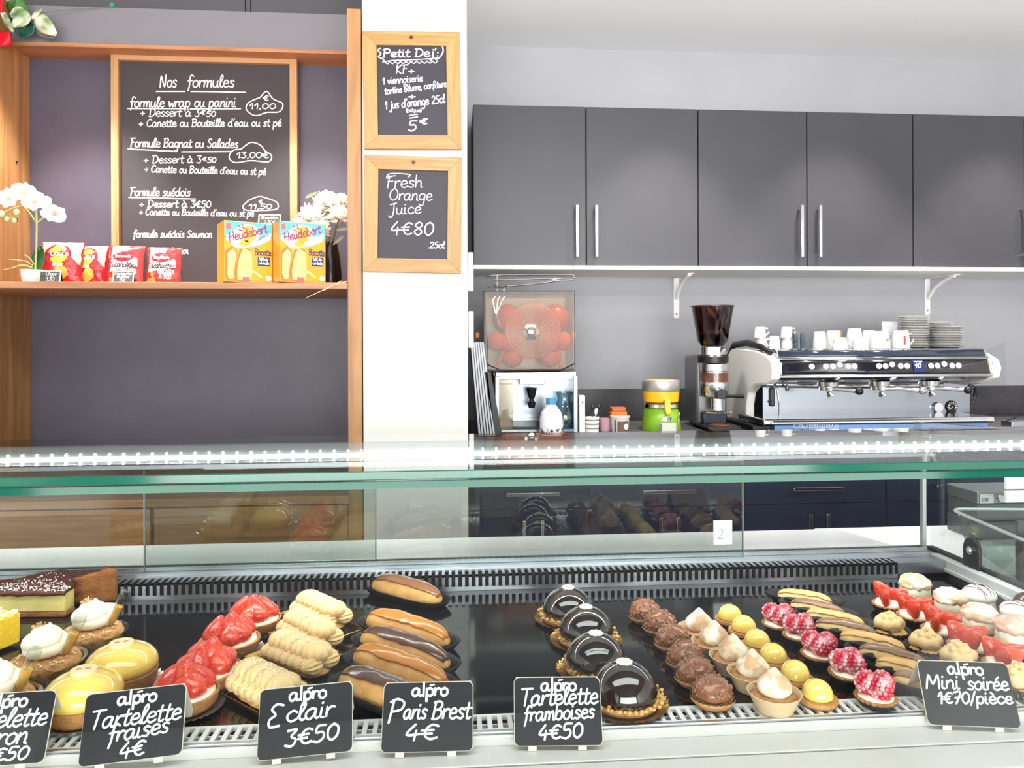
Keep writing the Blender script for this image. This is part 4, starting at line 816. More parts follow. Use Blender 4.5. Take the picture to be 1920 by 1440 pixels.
# slices at the rear left
M_flan = mat('flan_filling', 'e8d98e', .5, var=('d8c470', 30), bump=(200, .2), sss=.1); M_bake = mat('baked_crust', 'a76a34', .75, var=('7c4820', 60), bump=(180, .8)); M_cakechoc = mat('slice_chocolate', '3c1a12', .35, var=('57271a', 60), bump=(80, .7))
p, q = P(-70, 1160), P(122, 1158); d = q - p; L = d.length
t = thing('flan_slice', 'custard flan slice with sugared chocolate top at the rear left', 'cake slice', p, math.atan2(d.y, d.x))
bk = lambda u: .055 + .045 * u / .72 if u < .72 else .10 - .07 * (u - .72) / .28
H_ = lambda u, v: .043 + .008 * math.exp(-((u - .62) / .25) ** 2) * min(1, v * 2.5) + .0025 * nz((u * 12, v * 6, 1)) - .004 * (v < .01)
plan = [(0, 0), (L, 0), (L, bk(1)), (L * .72, bk(.72)), (0, bk(0))]
MB().prism(plan, 0, .009, 'z').build('crust_base', M_bake, t, bevel=.002)
MB().prism([(a * .995, b * .98 + .0008) for a, b in plan], .009, .041, 'z').build('filling', M_flan, t, bevel=.002)
MB().grid(lambda u, v: (u * L, -.0015 + v * (bk(u) + .002), H_(u, v)), 30, 12).build('topping', M_cakechoc, t, solid=.005, ang=70)
rnd = random.Random(5); s = []
for _ in range(420): u = rnd.uniform(.2, 1); v = abs(rnd.gauss(0, .3)); v = min(v, .95); s.append((u * L, v * bk(u), H_(u, v) + .0028))
crumbs(MB(), s, .0012, 3).build('sugar_grains', M_sugar, t)['kind'] = 'stuff'
# second slice: tall crust wall towards the viewer
p = P(170, 1128); t = thing('crust_slice', 'brown crusted cake slice with a tall curved back wall, behind the flan slice', 'cake slice', p, R(-3))
MB().grid(lambda u, v: (-.046 + .096 * u, -.003 - .012 * sin(pi * u) + .003 * nz((u * 6, v * 5, 1)), .001 + (.042 + .026 * u ** 1.4 - .05 * max(0, u - .85)) * v), 24, 10).build('crust_wall', M_bake, t, solid=.008, ang=70)
MB().prism([(-.044, .004), (.044, .003), (.03, .04), (-.05, .05)], 0, .04, 'z').build('filling', M_flan, t, smooth=False)
MB().grid(lambda u, v: (-.10 + .122 * u, .004 + .03 * v, .036 + .010 * u + .003 * nz((u * 5, v * 5, 2)) + .003 * sin(v * 3)), 16, 8).build('topping', mat('slice_chocolate', '3c1a12'), t, solid=.004, ang=70)
MB().ico((.030, -.006, .061), (.008, .007, .006), 2, lambda d: 1 + .25 * nz(d, 3)).build('crust_nub', mat('crust_dark', '5e3418', .7, bump=(160, .8)), t)
# card under the second slice
p = P(196, 1136); tag(MB().prism([(-.022, 0), (.03, 0), (.03, .012), (-.014, .014), (-.018, .026)], 0, .001).build('slice_card', mat('paper_white', 'f4f4f2'), smooth=False), 'white card edge standing in front of the brown crusted slice', 'card'); COL.objects[-1].location = p + Vector((.0, -.022, 0))
# third slice at the left frame edge
p = P(-56, 1234); t = thing('lemon_slice', 'yellow crumbed slice with a brown crust at the left frame edge', 'cake slice', p, R(-24))
MB().box(-.07, .012, -.01, .004, 0, .07).build('crust_wall', M_bake, t, bevel=.004); MB().box(-.07, .026, .004, .06, .004, .052).build('filling', mat('lemon_filling', 'e6bb2c', .4, bump=(150, .5)), t, bevel=.003)
rnd = random.Random(1); crumbs(MB(), [(rnd.uniform(-.06, .026), rnd.uniform(.004, .06), .053) for _ in range(150)], .0024, 2).build('white_crumbs', M_sugar, t)

# ------------------------------------------------------------------ price signs on the front ledge
M_sign = mat('sign_slate', '0f1116', .45, spec=.3); M_signback = mat('sign_cream', 'd8d0c0', .5)
def sign(px, label, lines, ang=0, wpx=None, yaw=0, lean=26, dx=0):
    """px = bottom-left and bottom-right picture points of the slate face"""
    Yb = .876; a, b = W(px[0][0], px[0][1], Yb), W(px[1][0], px[1][1], Yb); w_ = (b - a).length; h = .0735
    t = thing('price_sign', label, 'price sign', ((a.x + b.x) / 2, Yb + .002, (a.z + b.z) / 2), 0, 'slate price signs')
    t.location.z = max(t.location.z, LED_Z + .007); t.rotation_euler = (0, -math.atan2(b.z - a.z, b.x - a.x), yaw)
    F_ = Matrix.Rotation(-R(lean), 4, 'X')
    m = MB(); m.T = F_; m.prism(rrect(-w_ / 2, w_ / 2, 0, h, .006), 0, .0014); m.build('slate_face', M_sign, t, smooth=False)
    m = MB(); m.T = F_; m.prism(rrect(-w_ / 2 - .0007, w_ / 2 + .0007, -.0006, h + .001, .0065), .0015, .0028); m.build('backing', M_signback, t, smooth=False)
    m = MB(); m.T = F_ @ TR((0, .003, h)) @ Matrix.Rotation(R(lean + 33), 4, 'X')
    m.prism([(-w_ / 2 + .002, 0), (w_ / 2 - .002, 0), (w_ / 2 - .002, -h * .75), (w_ / 2 - .006, -h * .92), (-w_ / 2 + .006, -h * .92), (-w_ / 2 + .002, -h * .75)], 0, .0014); m.build('back_leg', M_signback, t, smooth=False)
    for x in (-w_ * .30, w_ * .27):
        m = MB(); m.box(x - .005, x + .005, .0005, .0028, -.0065, .001); m.build('foot', M_signback, t, smooth=False)
    fn = lambda u, v: F_ @ Vector((u, -.0006, v))
    lg = MB(); write(lg, 'aIpro', -.020 + dx, h * .80, .0086, .0025, fn, width=.044, slant=0); lg.ribbon([(.002 + dx, h * .80 + .0116), (.0065 + dx, h * .80 + .0124)], .0018, fn); lg.build('printed_logo', M_chalk, t, smooth=False)
    mm = MB()
    for (txt, u0, u1, v, xh, lw, sl) in lines: write(mm, txt, u0 * w_, v * h, xh * h, lw, fn, width=(u1 - u0) * w_, slant=.2, ang=sl)
    mm.build('chalk_writing', M_chalk, t, smooth=False); return t
sign(((-108, 1440), (74, 1436)), 'slate price sign at the left frame edge, cut to the letters ette, on and 50', [('Tartelette', -.46, .46, .52, .155, .0022, 0), ('citron', -.26, .30, .28, .15, .0022, 0), ('4€50', -.14, .34, .06, .11, .0022, 0)], yaw=R(6))
sign(((148, 1436), (336, 1420)), 'slate price sign reading Tartelette fraises 4€', [('Tartelette', -.44, .47, .50, .15, .0022, 0), ('fraises', -.24, .36, .28, .14, .0022, .06), ('4€', -.12, .14, .04, .13, .0022, .06)], yaw=R(5))
sign(((482, 1426), (659, 1412)), 'slate price sign reading Eclair 3€50', [('E', -.43, -.27, .43, .20, .0024, 0), ('clair', -.22, .30, .50, .15, .0023, .03), ('3€50', -.22, .36, .15, .14, .0024, .05)], yaw=R(3))
sign(((714, 1420), (886, 1414)), 'slate price sign reading Paris Brest 4€', [('P', -.46, -.29, .42, .20, .0024, 0), ('aris', -.28, -.02, .47, .14, .0023, 0), ('Brest', .04, .47, .46, .15, .0023, .0), ('4€', -.26, .12, .16, .14, .0024, .02)], yaw=R(-1))
sign(((966, 1412), (1130, 1404)), 'slate price sign reading Tartelette framboises 4€50', [('Tartelette', -.44, .47, .58, .15, .0022, .02), ('framboises', -.40, .42, .35, .13, .0021, .04), ('4€50', -.24, .28, .08, .13, .0023, .05)], yaw=R(-4))
sign(((1752, 1376), (1908, 1368)), 'slate price sign reading Mini soirée 1€70 per pièce at the right', [('Mini', -.46, -.08, .56, .13, .0021, .02), ('soirée', -.0, .46, .56, .13, .0021, .02), ('1€70/pièce', -.36, .47, .33, .11, .0021, .03)], yaw=R(-10))

# ================================================================== things on the oak shelf
def decal(m, pts, fn, rings=3):
    """filled outline laid on a surface fn(u, v)"""
    if rings > 3:
        q = []
        for i, p in enumerate(pts):
            b = pts[(i + 1) % len(pts)]; k = max(1, int(math.hypot(b[0] - p[0], b[1] - p[1]) / .08)); q += [(p[0] + (b[0] - p[0]) * j / k, p[1] + (b[1] - p[1]) * j / k) for j in range(k)]
        pts = q
    n = len(pts); cx = sum(p[0] for p in pts) / n; cy_ = sum(p[1] for p in pts) / n; prev = None; c = m.pt(fn(cx, cy_))
    for k in range(1, rings + 1):
        r = [m.pt(fn(cx + (p[0] - cx) * k / rings, cy_ + (p[1] - cy_) * k / rings)) for p in pts]
        for i in range(n): m.f.append([prev[i], r[i], r[(i + 1) % n], prev[(i + 1) % n]] if prev else [c, r[i], r[(i + 1) % n]])
        prev = r
def ell(cx, cy_, a, b, n=24, rot=0): return [(cx + a * cos(t) * cos(rot) - b * sin(t) * sin(rot), cy_ + a * cos(t) * sin(rot) + b * sin(t) * cos(rot)) for t in [2 * pi * k / n for k in range(n)]]
D = lambda n, c, r=.4: mat('print_' + n, c, r)
def bag(label, loc, w, h, rz, seed, base, art):
    t = thing('snack_bag', label, 'snack bag', loc, rz, 'snack bags on the shelf')
    def S(u, v, s=-1, off=0):
        b = (max(0, 1 - u * u) ** .55) * (max(0, 1 - abs(v) ** 2.4) ** .6)
        wr = .004 * nz((u * 2.5 + seed, v * 3, s), 1.4) + .0025 * nz((u * 7, v * 9 + seed, s))
        x = u * w / 2 * (1 - .07 * (1 - v * v)) + .003 * nz((v * 3, seed, 0)); z = h * (v + 1) / 2
        return (x, s * (.028 * b + wr * (b > .02) + off) , z)
    m = MB(); m.grid(lambda u, v: S(2 * u - 1, 2 * v - 1, -1), 24, 24); m.grid(lambda u, v: S(2 * u - 1, 2 * v - 1, 1), 24, 24)
    body = m.build('pouch', base, t, ang=60)
    art(t, lambda u, v, o=.0012: S(u, v, -1, o)); t.rotation_euler = (-R(8), 0, rz); return t
M_redfoil = mat('red_foil', 'd3222c', .25, spec=.6, bump=(30, .3)); M_redfoil2 = mat('peanut_foil', 'd83a3c', .25, spec=.6, bump=(30, .3))
def crisps_art(t, S):
    m = MB(); decal(m, [(-.95, .98), (.95, .98), (.95, -.1), (.75, .1), (.5, .55), (0, .75), (-.6, .6), (-.95, .2)], lambda u, v: S(u, v, .002), 12); m.build('cream_panel', D('cream', 'efdcae'), t)
    m = MB(); decal(m, ell(-.1, .36, .66, .50, 40), lambda u, v: S(u, v, .0032), 10); m.build('red_disc', D('red', 'c02030'), t)
    m = MB(); decal(m, ell(-.08, .36, .46, .42, 36), lambda u, v: S(u, v, .0040), 8); m.build('yellow_disc', D('yellow', 'f2d33c'), t)
    m = MB(); decal(m, [(-.62, .18), (-.3, .26), (.1, .3), (.5, .38), (.52, .62), (.1, .52), (-.3, .46), (-.6, .44)], lambda u, v: S(u, v, .0050), 8); m.build('red_band', D('red2', 'c8202c'), t)
    m = MB(); write(m, 'Lay\'s', -.46, .29, .15, .055, lambda u, v: S(u, v, .0064), width=.9, slant=.1); m.build('lettering', M_chalk, t)
    m = MB(); write(m, 'NATURE', -.3, -.17, .07, .03, lambda u, v: S(u, v, .004), width=.5, slant=0); m.build('lettering', M_chalk, t)
    m = MB(); decal(m, ell(-.05, -.55, .48, .26, 36, rot=.3), lambda u, v: S(u, v, .003), 8); decal(m, ell(.1, -.36, .3, .2), lambda u, v: S(u, v, .0035), 6); m.build('crisp_picture', mat('print_crisp', 'efc45c', .5, var=('d79b3a', 40)), t)
def nuts_art(t, S):
    m = MB(); decal(m, [(-.72, .97), (.2, .97), (.2, .5), (.75, .3), (.8, -.1), (.2, -.2), (-.8, -.35), (-.72, .5)], lambda u, v: S(u, v, .002), 12); m.build('white_panel', D('white', 'f5f3ee'), t)
    m = MB(); decal(m, ell(0, .38, .62, .25, 40), lambda u, v: S(u, v, .0042), 8); m.build('red_oval', D('red', 'c02030'), t)
    m = MB(); write(m, 'Benenuts', -.46, .32, .09, .035, lambda u, v: S(u, v, .006), width=.92); m.build('lettering', M_chalk, t)
    m = MB(); write(m, 'Cacahuètes', -.85, -.16, .16, .04, lambda u, v: S(u, v, .0055), width=1.6, slant=.25); m.build('lettering', D('ink', '1c1616'), t)
    m = MB(); write(m, 'GRILLÉES', -.15, -.42, .10, .045, lambda u, v: S(u, v, .005), width=.9, slant=0); write(m, 'À SEC'.replace('À', 'A'), -.1, -.66, .11, .05, lambda u, v: S(u, v, .005), width=.7, slant=0); m.build('lettering', M_chalk, t)
    rnd = random.Random(9); m = MB()
    for _ in range(14): decal(m, ell(rnd.uniform(-.75, -.3), rnd.uniform(-.9, -.4), .15, .085, 14, rnd.uniform(0, 3)), lambda u, v: S(u, v, .004), 5)
    m.build('nut_picture', mat('print_nut', 'e2b06a', .5, var=('b97a3a', 50)), t)
def onshelf(px, Y): return Vector((X(px, Y), Y, SHZ + .0008))
for k, (px, Y, w_, h, rz, sd, b, art, lab) in enumerate(((112, 2.62, .135, .150, R(6), 1, M_redfoil, crisps_art, 'red crisps bag at the left end of the snack row, behind a chips price slate'), (168, 2.66, .110, .143, R(-8), 2.5, M_redfoil, crisps_art, 'smaller crumpled red crisps bag between the crisps and the peanuts'),
    (232, 2.62, .118, .140, R(2), 4, M_redfoil2, nuts_art, 'red and white peanut bag behind the peanuts price slate'), (303, 2.64, .118, .138, R(3), 5.5, M_redfoil2, nuts_art, 'red and white peanut bag at the right end of the snack row'))):
    bag(lab, onshelf(px, Y) + Vector((0, .012, 0)), w_, h, rz, sd, b, art)
def slate(label, loc, w_, h, lines, rz=0, frame=True):
    t = thing('price_slate', label, 'price slate', loc, rz, 'small price slates on the shelf')
    A = Matrix.Rotation(-R(16), 4, 'X')
    m = MB(); m.T = A; m.box(-w_ / 2, w_ / 2, 0, .002, 0, h); m.build('backing', D('slateframe', 'e6dcc4'), t, smooth=False)
    m = MB(); m.T = A; m.box(-w_ / 2 + .004, w_ / 2 - .004, -.001, .0, .004, h - .004); m.build('slate', mat('slate_grid', '3a3d3e', .6), t, smooth=False)
    m = MB(); m.T = A @ TR((0, .004, h)) @ Matrix.Rotation(R(34), 4, 'X'); m.box(-w_ / 2 + .002, w_ / 2 - .002, -.001, .001, -h * 1.0, 0); m.build('back_leg', D('slateblack', '1a1a1a'), t, smooth=False)
    m = MB()
    for (s, u0, u1, v, xh) in lines: write(m, s, u0 * w_, v * h, xh * h, .0013, lambda u, v: A @ Vector((u, -.0016, v)), width=(u1 - u0) * w_)
    m.build('chalk_writing', M_chalk, t, smooth=False)
    g = MB()
    for k in range(1, 9): g.ribbon([(-w_ / 2 + .005, h * k / 9), (w_ / 2 - .005, h * k / 9)], .0004, lambda u, v: A @ Vector((u, -.0012, v)))
    for k in range(1, 12): g.ribbon([(-w_ / 2 + w_ * k / 12, .005), (-w_ / 2 + w_ * k / 12, h - .005)], .0004, lambda u, v: A @ Vector((u, -.0012, v)))
    g.build('grid_lines', D('gridgrey', '8d9090'), t, smooth=False)
slate('small price slate reading Chips 1.30 in front of the left crisps bag', onshelf(92, 2.52), .066, .044, [('Chips', -.2, .3, .62, .16), ('1.30', -.15, .22, .2, .18)], R(4))
slate('small price slate reading Cacahuètes Grillées 3 euros in front of the peanut bag', onshelf(230, 2.52), .066, .044, [('Cacahuètes', -.4, .4, .68, .12), ('Grillées', -.3, .3, .42, .12), ('3€', -.15, .12, .12, .15)], R(2))

# biscuit boxes
M_byel = mat('box_yellow', 'dc9c22', .4); M_bblue = D('blue', '5fb0e0'); M_bwht = D('white2', 'fbfaf6'); M_bred = D('crimson', '8f2450'); M_bor = D('orange', 'f0a832'); M_toast = mat('print_toast', 'f3d594', .5, var=('e4b460', 30)); M_toastd = D('toastedge', 'b56a24'); M_nvy = D('navy', '262a66')
BW, BDp, BH = .150, .108, .195
def biscuit_box(label):
    t = thing('biscuit_box', label, 'biscuit box', group='yellow biscuit boxes')
    MB().box(-BW, 0, 0, BDp, 0, BH).build('carton', M_byel, t, smooth=False, bevel=.001)      # near upright edge at the origin
    fr = lambda o: (lambda u, v: (-BW + u * BW, -o, v * BH)); sd = lambda o: (lambda u, v: (o, u * BDp, v * BH))
    def add(nm, mt, fn, *shapes):
        m = MB()
        for s in shapes: decal(m, s, fn, 1)
        m.build(nm, mt, t, smooth=False)
    add('blue_sky', M_bblue, fr(.0006), [(.01, .99), (.99, .99), (.99, .76)] + [(.99 - .98 * k / 8, .60 + .16 * abs(1 - k / 4) ** 1.6 - .02) for k in range(9)] + [(.01, .72)])
    add('white_swoosh', M_bwht, fr(.0009), [(.03, .70)] + [(.05 + .9 * k / 10, .575 + .10 * (2 * k / 10 - 1) ** 2 + .05 * k / 10) for k in range(11)] + [(.98, .84)] + [(.95 - .9 * k / 10, .62 + .15 * (2 * (1 - k / 10) - 1) ** 2 + .06 * (1 - k / 10)) for k in range(11)])
    add('white_glow', M_bwht, fr(.0010), ell(.42, .76, .32, .19, rot=.3)); add('sun', M_bor, fr(.0013), ell(.50, .80, .14, .14), ell(.42, .64, .11, .055))
    m = MB(); write(m, 'Heudebert', .10, .655, .085, .022, lambda u, v: (-BW + u * BW, -.0018, v * BH), width=.82, ang=.24); m.build('lettering', M_bred, t, smooth=False)
    m = MB()
    for p in ([(.29, .93), (.33, .9)], [(.36, .955), (.385, .92)], [(.37, .9), (.42, .885)], [(.3, .86), (.37, .85)]): m.ribbon(p, .02, fr(.0018))
    m.build('face_marks', M_bred, t, smooth=False)
    add('toast_edge', M_toastd, fr(.0008), [(.02, .10), (.02, .50), (.16, .59), (.26, .50), (.25, .40), (.20, .02), (.05, .02)], [(.22, .02), (.22, .18), (.26, .36), (.32, .54), (.40, .61), (.55, .53), (.58, .30), (.55, .02)])
    add('toast', M_toast, fr(.0011), [(.05, .14), (.06, .46), (.17, .55), (.245, .48), (.23, .36), (.18, .05), (.09, .05)], [(.27, .04), (.26, .2), (.30, .38), (.36, .52), (.42, .57), (.56, .50), (.58, .3), (.56, .04)])
    m = MB(); write(m, 'Biscotte', .63, .46, .062, .016, lambda u, v: (-BW + u * BW, -.0012, v * BH), width=.35, slant=0); m.build('lettering', M_nvy, t, smooth=False)
    add('navy_label', M_nvy, fr(.0010), [(.69, .28), (.95, .28), (.95, .43), (.69, .43)])
    m = MB(); write(m, '96% de', .71, .375, .028, .010, fr(.0014), width=.2, slant=0); write(m, 'céréale', .71, .31, .028, .010, fr(.0014), width=.22, slant=0); m.build('lettering', M_bwht, t, smooth=False)
    add('pink_label', D('pink', 'e8605c'), fr(.0013), [(.37, .01), (.52, .01), (.52, .09), (.37, .09)]); add('pink_stamp', D('pink', 'e8605c'), fr(.0013), [(.04, .85), (.13, .86), (.13, .96), (.04, .95)]); add('seal', M_bwht, fr(.0010), ell(.92, .08, .055, .045))
    m = MB(); m.ribbon([(.58, .19), (.66, .16), (.76, .10)], .035, fr(.0010)); m.build('wheat_ear', D('wheat', 'f7dd8e'), t, smooth=False)
    add('side_sky', M_bblue, sd(.0006), [(.01, .99), (.99, .99), (.99, .82), (.5, .74), (.01, .84)]); add('side_glow', M_bwht, sd(.0009), ell(.5, .83, .42, .09)); add('side_sun', M_bor, sd(.0012), ell(.5, .85, .2, .075))
    m = MB(); write(m, 'Heudebert', .06, .80, .045, .018, sd(.0016), width=.88, ang=-.0); m.build('lettering', M_bred, t, smooth=False)
    add('side_bubble', D('plum', '3a2540'), sd(.0009), ell(.72, .665, .2, .05)); add('side_clouds', M_bwht, sd(.0009), ell(.4, .55, .26, .085), ell(.52, .36, .32, .065), ell(.5, .17, .26, .08))
    add('side_pictures', D('brick', 'c05038'), sd(.0012), [(.45, .46), (.66, .47), (.72, .58), (.5, .57)], ell(.52, .36, .2, .028), [(.4, .13), (.62, .13), (.66, .22), (.36, .22)])
    m = MB(); write(m, '5x', .2, .535, .035, .02, sd(.0014), width=.2, slant=0)
    for k in range(3): m.ribbon([(.2, .075 - .022 * k), (.82, .070 - .022 * k)], .008, sd(.0010))
    m.build('lettering', M_nvy, t, smooth=False); return t
b1 = biscuit_box('left yellow biscuit box under the small white-framed slate'); b1.location = onshelf(511, 2.50); b1.rotation_euler = (0, 0, R(28))
dup(b1, onshelf(611, 2.50), R(28), 'right yellow biscuit box in front of the white flowers')
bl = onshelf(505, 2.56); bl.z = SHZ + BH + .0012
slate('white-framed price slate reading Biscottes 2,50 euros on top of the left biscuit box', bl, .075, .045, [('Biscottes', -.36, .36, .6, .13), ('2,50€', -.25, .28, .22, .16)], R(-2))

# ---- orchid
def petal(m, T, L, wd, cup=.25, n=8):
    m.T = T; m.grid(lambda u, v: ((2 * u - 1) * wd * (sin(pi * min(1, .08 + .92 * v)) ** .6) * .5, v * L, cup * L * (v * v) * .5 + .10 * wd * (2 * u - 1) ** 2), 6, n); m.T = None
M_petal = mat('orchid_petal', 'f8f3ee', .5, sss=.1); M_stem = mat('orchid_stem', '9aa35c', .5); M_leaf = mat('deep_leaf', '2f5a2c', .35, var=('1d3f22', 12)); M_bud = mat('orchid_bud', 'a8cf9a', .45); M_root = mat('aerial_root', 'a9a06a', .6)
OY = 2.60; ob = onshelf(62, OY)
orch = thing('potted_orchid', 'white potted orchid at the left end of the shelf', 'potted plant', ob)
wl = lambda px, py, dy=0: W(px, py, OY + dy) - ob
MB().lathe([(0, 0), (.030, 0), (.036, .046), (.038, .050), (.034, .050), (.032, .044), (0, .042)], 28).build('pot', mat('pot_pale', 'ecdcd4', .4), orch)
sm = MB(); sm.tube([wl(66, 518), wl(68, 470), wl(69, 425), wl(68, 395), wl(67, 375)], .0035, 8); sm.tube([wl(68, 418), wl(58, 402), wl(44, 385), wl(20, 392)], .0022, 6); sm.tube([wl(69, 418), wl(82, 408), wl(92, 398)], .0022, 6); sm.tube([wl(20, 392), wl(8, 398), wl(2, 402)], .0018, 6); sm.tube([wl(20, 395), wl(18, 405), wl(27, 412)], .0016, 6); sm.build('stem', M_stem, orch)
def orchid_flower(px, py, yaw, pit, s, sc=1.0):
    T0 = TR(wl(px, py, -.03)) @ Matrix.Rotation(yaw, 4, 'Z') @ Matrix.Rotation(pit, 4, 'X') @ Matrix.Scale(sc, 4)
    m = MB()
    for a, L, wd in ((0, .030, .026), (72, .036, .040), (144, .030, .026), (216, .030, .026), (288, .036, .040)):
        petal(m, T0 @ Matrix.Rotation(R(90), 4, 'X') @ Matrix.Rotation(R(a + s), 4, 'Z'), L, wd)
    f = m.build('flower', M_petal, orch, solid=.0006)
    c = MB(); c.T = T0; c.ico((0, -.004, 0), (.006, .008, .007), 2); c.build('throat', mat('orchid_throat', 'e8d06a', .5, var=('c98aa0', 60)), f)
orchid_flower(18, 372, R(-10), R(0), 10, 1.15); orchid_flower(46, 362, R(5), R(-5), -12, 1.15); orchid_flower(64, 378, R(25), R(5), 30, 1.05); orchid_flower(101, 398, R(40), R(40), 160, 1.15); orchid_flower(82, 380, R(70), R(0), 20, .8)
for px, py, r in ((3, 401, .010), (31, 398, .009), (13, 411, .0075), (27, 413, .008)): MB().ico(wl(px, py, -.01), (r, r, r * 1.15), 2).build('bud', M_bud, orch)
m = MB(); petal(m, TR(wl(66, 515)) @ Matrix.Rotation(R(80), 4, 'X') @ Matrix.Rotation(R(-8), 4, 'Z'), .10, .045, .1); m.build('leaf', M_leaf, orch, solid=.0012)
m = MB()
for pts in (((62, 498), (50, 490), (32, 487), (14, 486)), ((62, 502), (42, 496), (24, 502), (6, 506)), ((64, 496), (56, 484), (45, 477)), ((60, 500), (48, 497), (40, 499))): m.tube([wl(a, b, -.01 * i) for i, (a, b) in enumerate(pts)], [.0022, .002, .0017, .0012][:len(pts)], 6)
m.build('aerial_roots', M_root, orch)

# ---- white flowers in a dark vase
VY = 2.80; vb = onshelf(640, VY)
vb = Vector((X(620, VY), VY, SHZ + .0008)); bq = thing('flower_vase', 'white artificial peonies in a dark vase behind the biscuit boxes', 'flowers', vb)
MB().lathe([(0, 0), (.034, 0), (.042, .05), (.034, .13), (.026, .16), (.028, .175), (.023, .175), (.02, .1), (0, .02)], 28).build('vase', mat('vase_black', '16161a', .25), bq)
M_peony = mat('peony_petal', 'f7f2e4', .6, sss=.1)
for k, (px, py, s, dy) in enumerate(((584, 412, .056, -.11), (615, 388, .060, -.03), (636, 408, .045, -.09), (562, 426, .034, -.13), (640, 380, .034, .0), (600, 430, .04, -.12))):
    c = W(px, py, VY + dy) - vb; m = MB(); rnd = random.Random(20 + k)
    for q in range(64):
        z = 1 - 1.6 * (q + .5) / 64; a = q * 2.39996; rr = math.sqrt(max(0, 1 - z * z)); d = Vector((rr * cos(a), rr * sin(a), z))
        T = Matrix.Translation(c + d * s * .42) @ d.to_track_quat('Y', 'Z').to_matrix().to_4x4() @ Matrix.Rotation(rnd.uniform(-.6, .6), 4, 'Y') @ Matrix.Rotation(rnd.uniform(-.5, .5), 4, 'X')
        petal(m, T, s * rnd.uniform(.5, .68), s * .46, .7, 5)
    m.build('flower_head', M_peony, bq, solid=.0005)
    MB().tube([c, c * .5 + Vector((0, 0, .07)), Vector((c.x * .12, 0, .16))], .0028, 6).build('flower_stem', mat('flower_stem', '6d7a4a', .6), bq)
m = MB()
for (px, py, r) in ((556, 368, R(65)), (640, 425, R(-100)), (628, 440, R(-130))): petal(m, TR(W(px + 16, py + 3, VY - .09) - vb) @ Matrix.Rotation(r, 4, 'Y') @ Matrix.Rotation(R(90), 4, 'X'), .05, .012, .1)
m.build('leaves', mat('sage_leaf', '8d9a80', .6), bq, solid=.0006)
for k, (pts, lab) in enumerate(((((640, 525), (612, 541), (573, 559)), 'long dry straw stalk hanging over the shelf front below the right biscuit box'), (((652, 526), (630, 533), (606, 545)), 'short curved dry straw stalk hanging over the shelf front near the oak upright'))):
    o = MB().tube([W(a, b, 2.453 - .012 * (i > 0) - .004 * i) if i else W(a, 527, 2.47) for i, (a, b) in enumerate(pts)], [.0016, .0013, .0008], 6).build('straw_stalk', mat('straw', 'd9c08a', .7)); tag(o, lab, 'straw')

# ---- garland at the top left: leaves, red bow, string and pin
GYY = 2.80; gb = W(40, 80, GYY); gar = thing('leaf_garland', 'variegated leaf garland with a red bow at the top left corner', 'garland', gb)
M_var = mat('variegated_leaf', 'e6ead6', .5, var=('5f7f4e', 14, .12)); gl = lambda px, py, dy=0: W(px, py, GYY + dy) - gb
def leaf(px, py, qx, qy, wd, m_, dy=0, roll=0):
    a, b = gl(px, py, dy), gl(qx, qy, dy - .01); d = b - a; L = d.length; T = Matrix.Translation(a) @ d.to_track_quat('Y', 'Z').to_matrix().to_4x4() @ Matrix.Rotation(R(90) + roll, 4, 'Y')
    m = MB(); m.T = T; m.grid(lambda u, v: ((2 * u - 1) * wd / 2 * (sin(pi * min(.98, .03 + .97 * v ** .75)) ** .7), v * L, -.12 * wd * abs(2 * u - 1) * 1.5 + .04 * L * sin(3 * v)), 8, 10); m.T = None
    return m.build('leaf', m_, gar, solid=.0008)
leaf(24, 27, 34, -6, .085, mat('bright_leaf', '4d8a35', .45, var=('2c5a22', 20)), .02, .3); leaf(56, 26, 24, 54, .055, M_var, 0, .2); leaf(50, 24, 20, 30, .05, M_var, .01, -.3); leaf(62, 30, 103, 64, .06, M_var, -.01, .1); leaf(58, 34, 78, 16, .02, M_var, -.01)
leaf(54, 40, 38, 70, .06, mat('teal_leaf', '1f5a46', .3, var=('123a30', 20)), .02, -.2); leaf(56, 44, 98, 72, .05, mat('grey_leaf_back', '6b7280', .6), .03, .4); leaf(0, 24, 22, 60, .045, M_var, -.02, .5); leaf(30, 30, 16, 56, .04, M_leaf, .02)
m = MB(); m.grid(lambda u, v: tuple(gl(-50 + 68 * u + 4 * v, 60 + 28 * v + 2 * sin(u * 5), -.02 - .012 * sin(u * 7 + v * 3))), 14, 6); m.build('red_bow', mat('red_ribbon', 'd4102e', .45, bump=(80, .1)), gar, solid=.0012)
m = MB(); m.grid(lambda u, v: tuple(gl(-30 + 34 * u, -30 + 56 * v, -.02 - .01 * sin(u * 6))), 8, 6); m.build('red_bow', MATS['red_ribbon'], gar, solid=.0012)
pin = W(213, 12, 2.884); MB().tube([gl(70, 25), gl(140, 17, .05), pin - gb], .0014, 6).build('string', mat('string_green', '5c6b5c', .6), gar)
pp = thing('push_pin', 'green push pin holding the garland string to the grey fascia', 'pin', pin); pp.rotation_euler = (R(90), 0, 0)
MB().lathe([(0, -.002), (.002, -.002), (.002, .004), (.007, .005), (.005, .012), (.008, .016), (0, .018)], 14).build('pin_head', mat('pin_green', '2f8a6c', .2), pp)

# ================================================================== on the back counter
CT = CZ + .0005; M_cup = mat('cup_porcelain', 'd2d1cf', .2, coat=.3); M_smoke = glass('smoked_plastic', 'b8a898', .05, k=1.6); M_acry = glass('acrylic_cover', 'e6ded4', .02, k=.5)
def at(px, Y): return Vector((X(px, Y), Y, CT))
def hh(py, Y, px=1000): return Z(py, Y, px) - CT
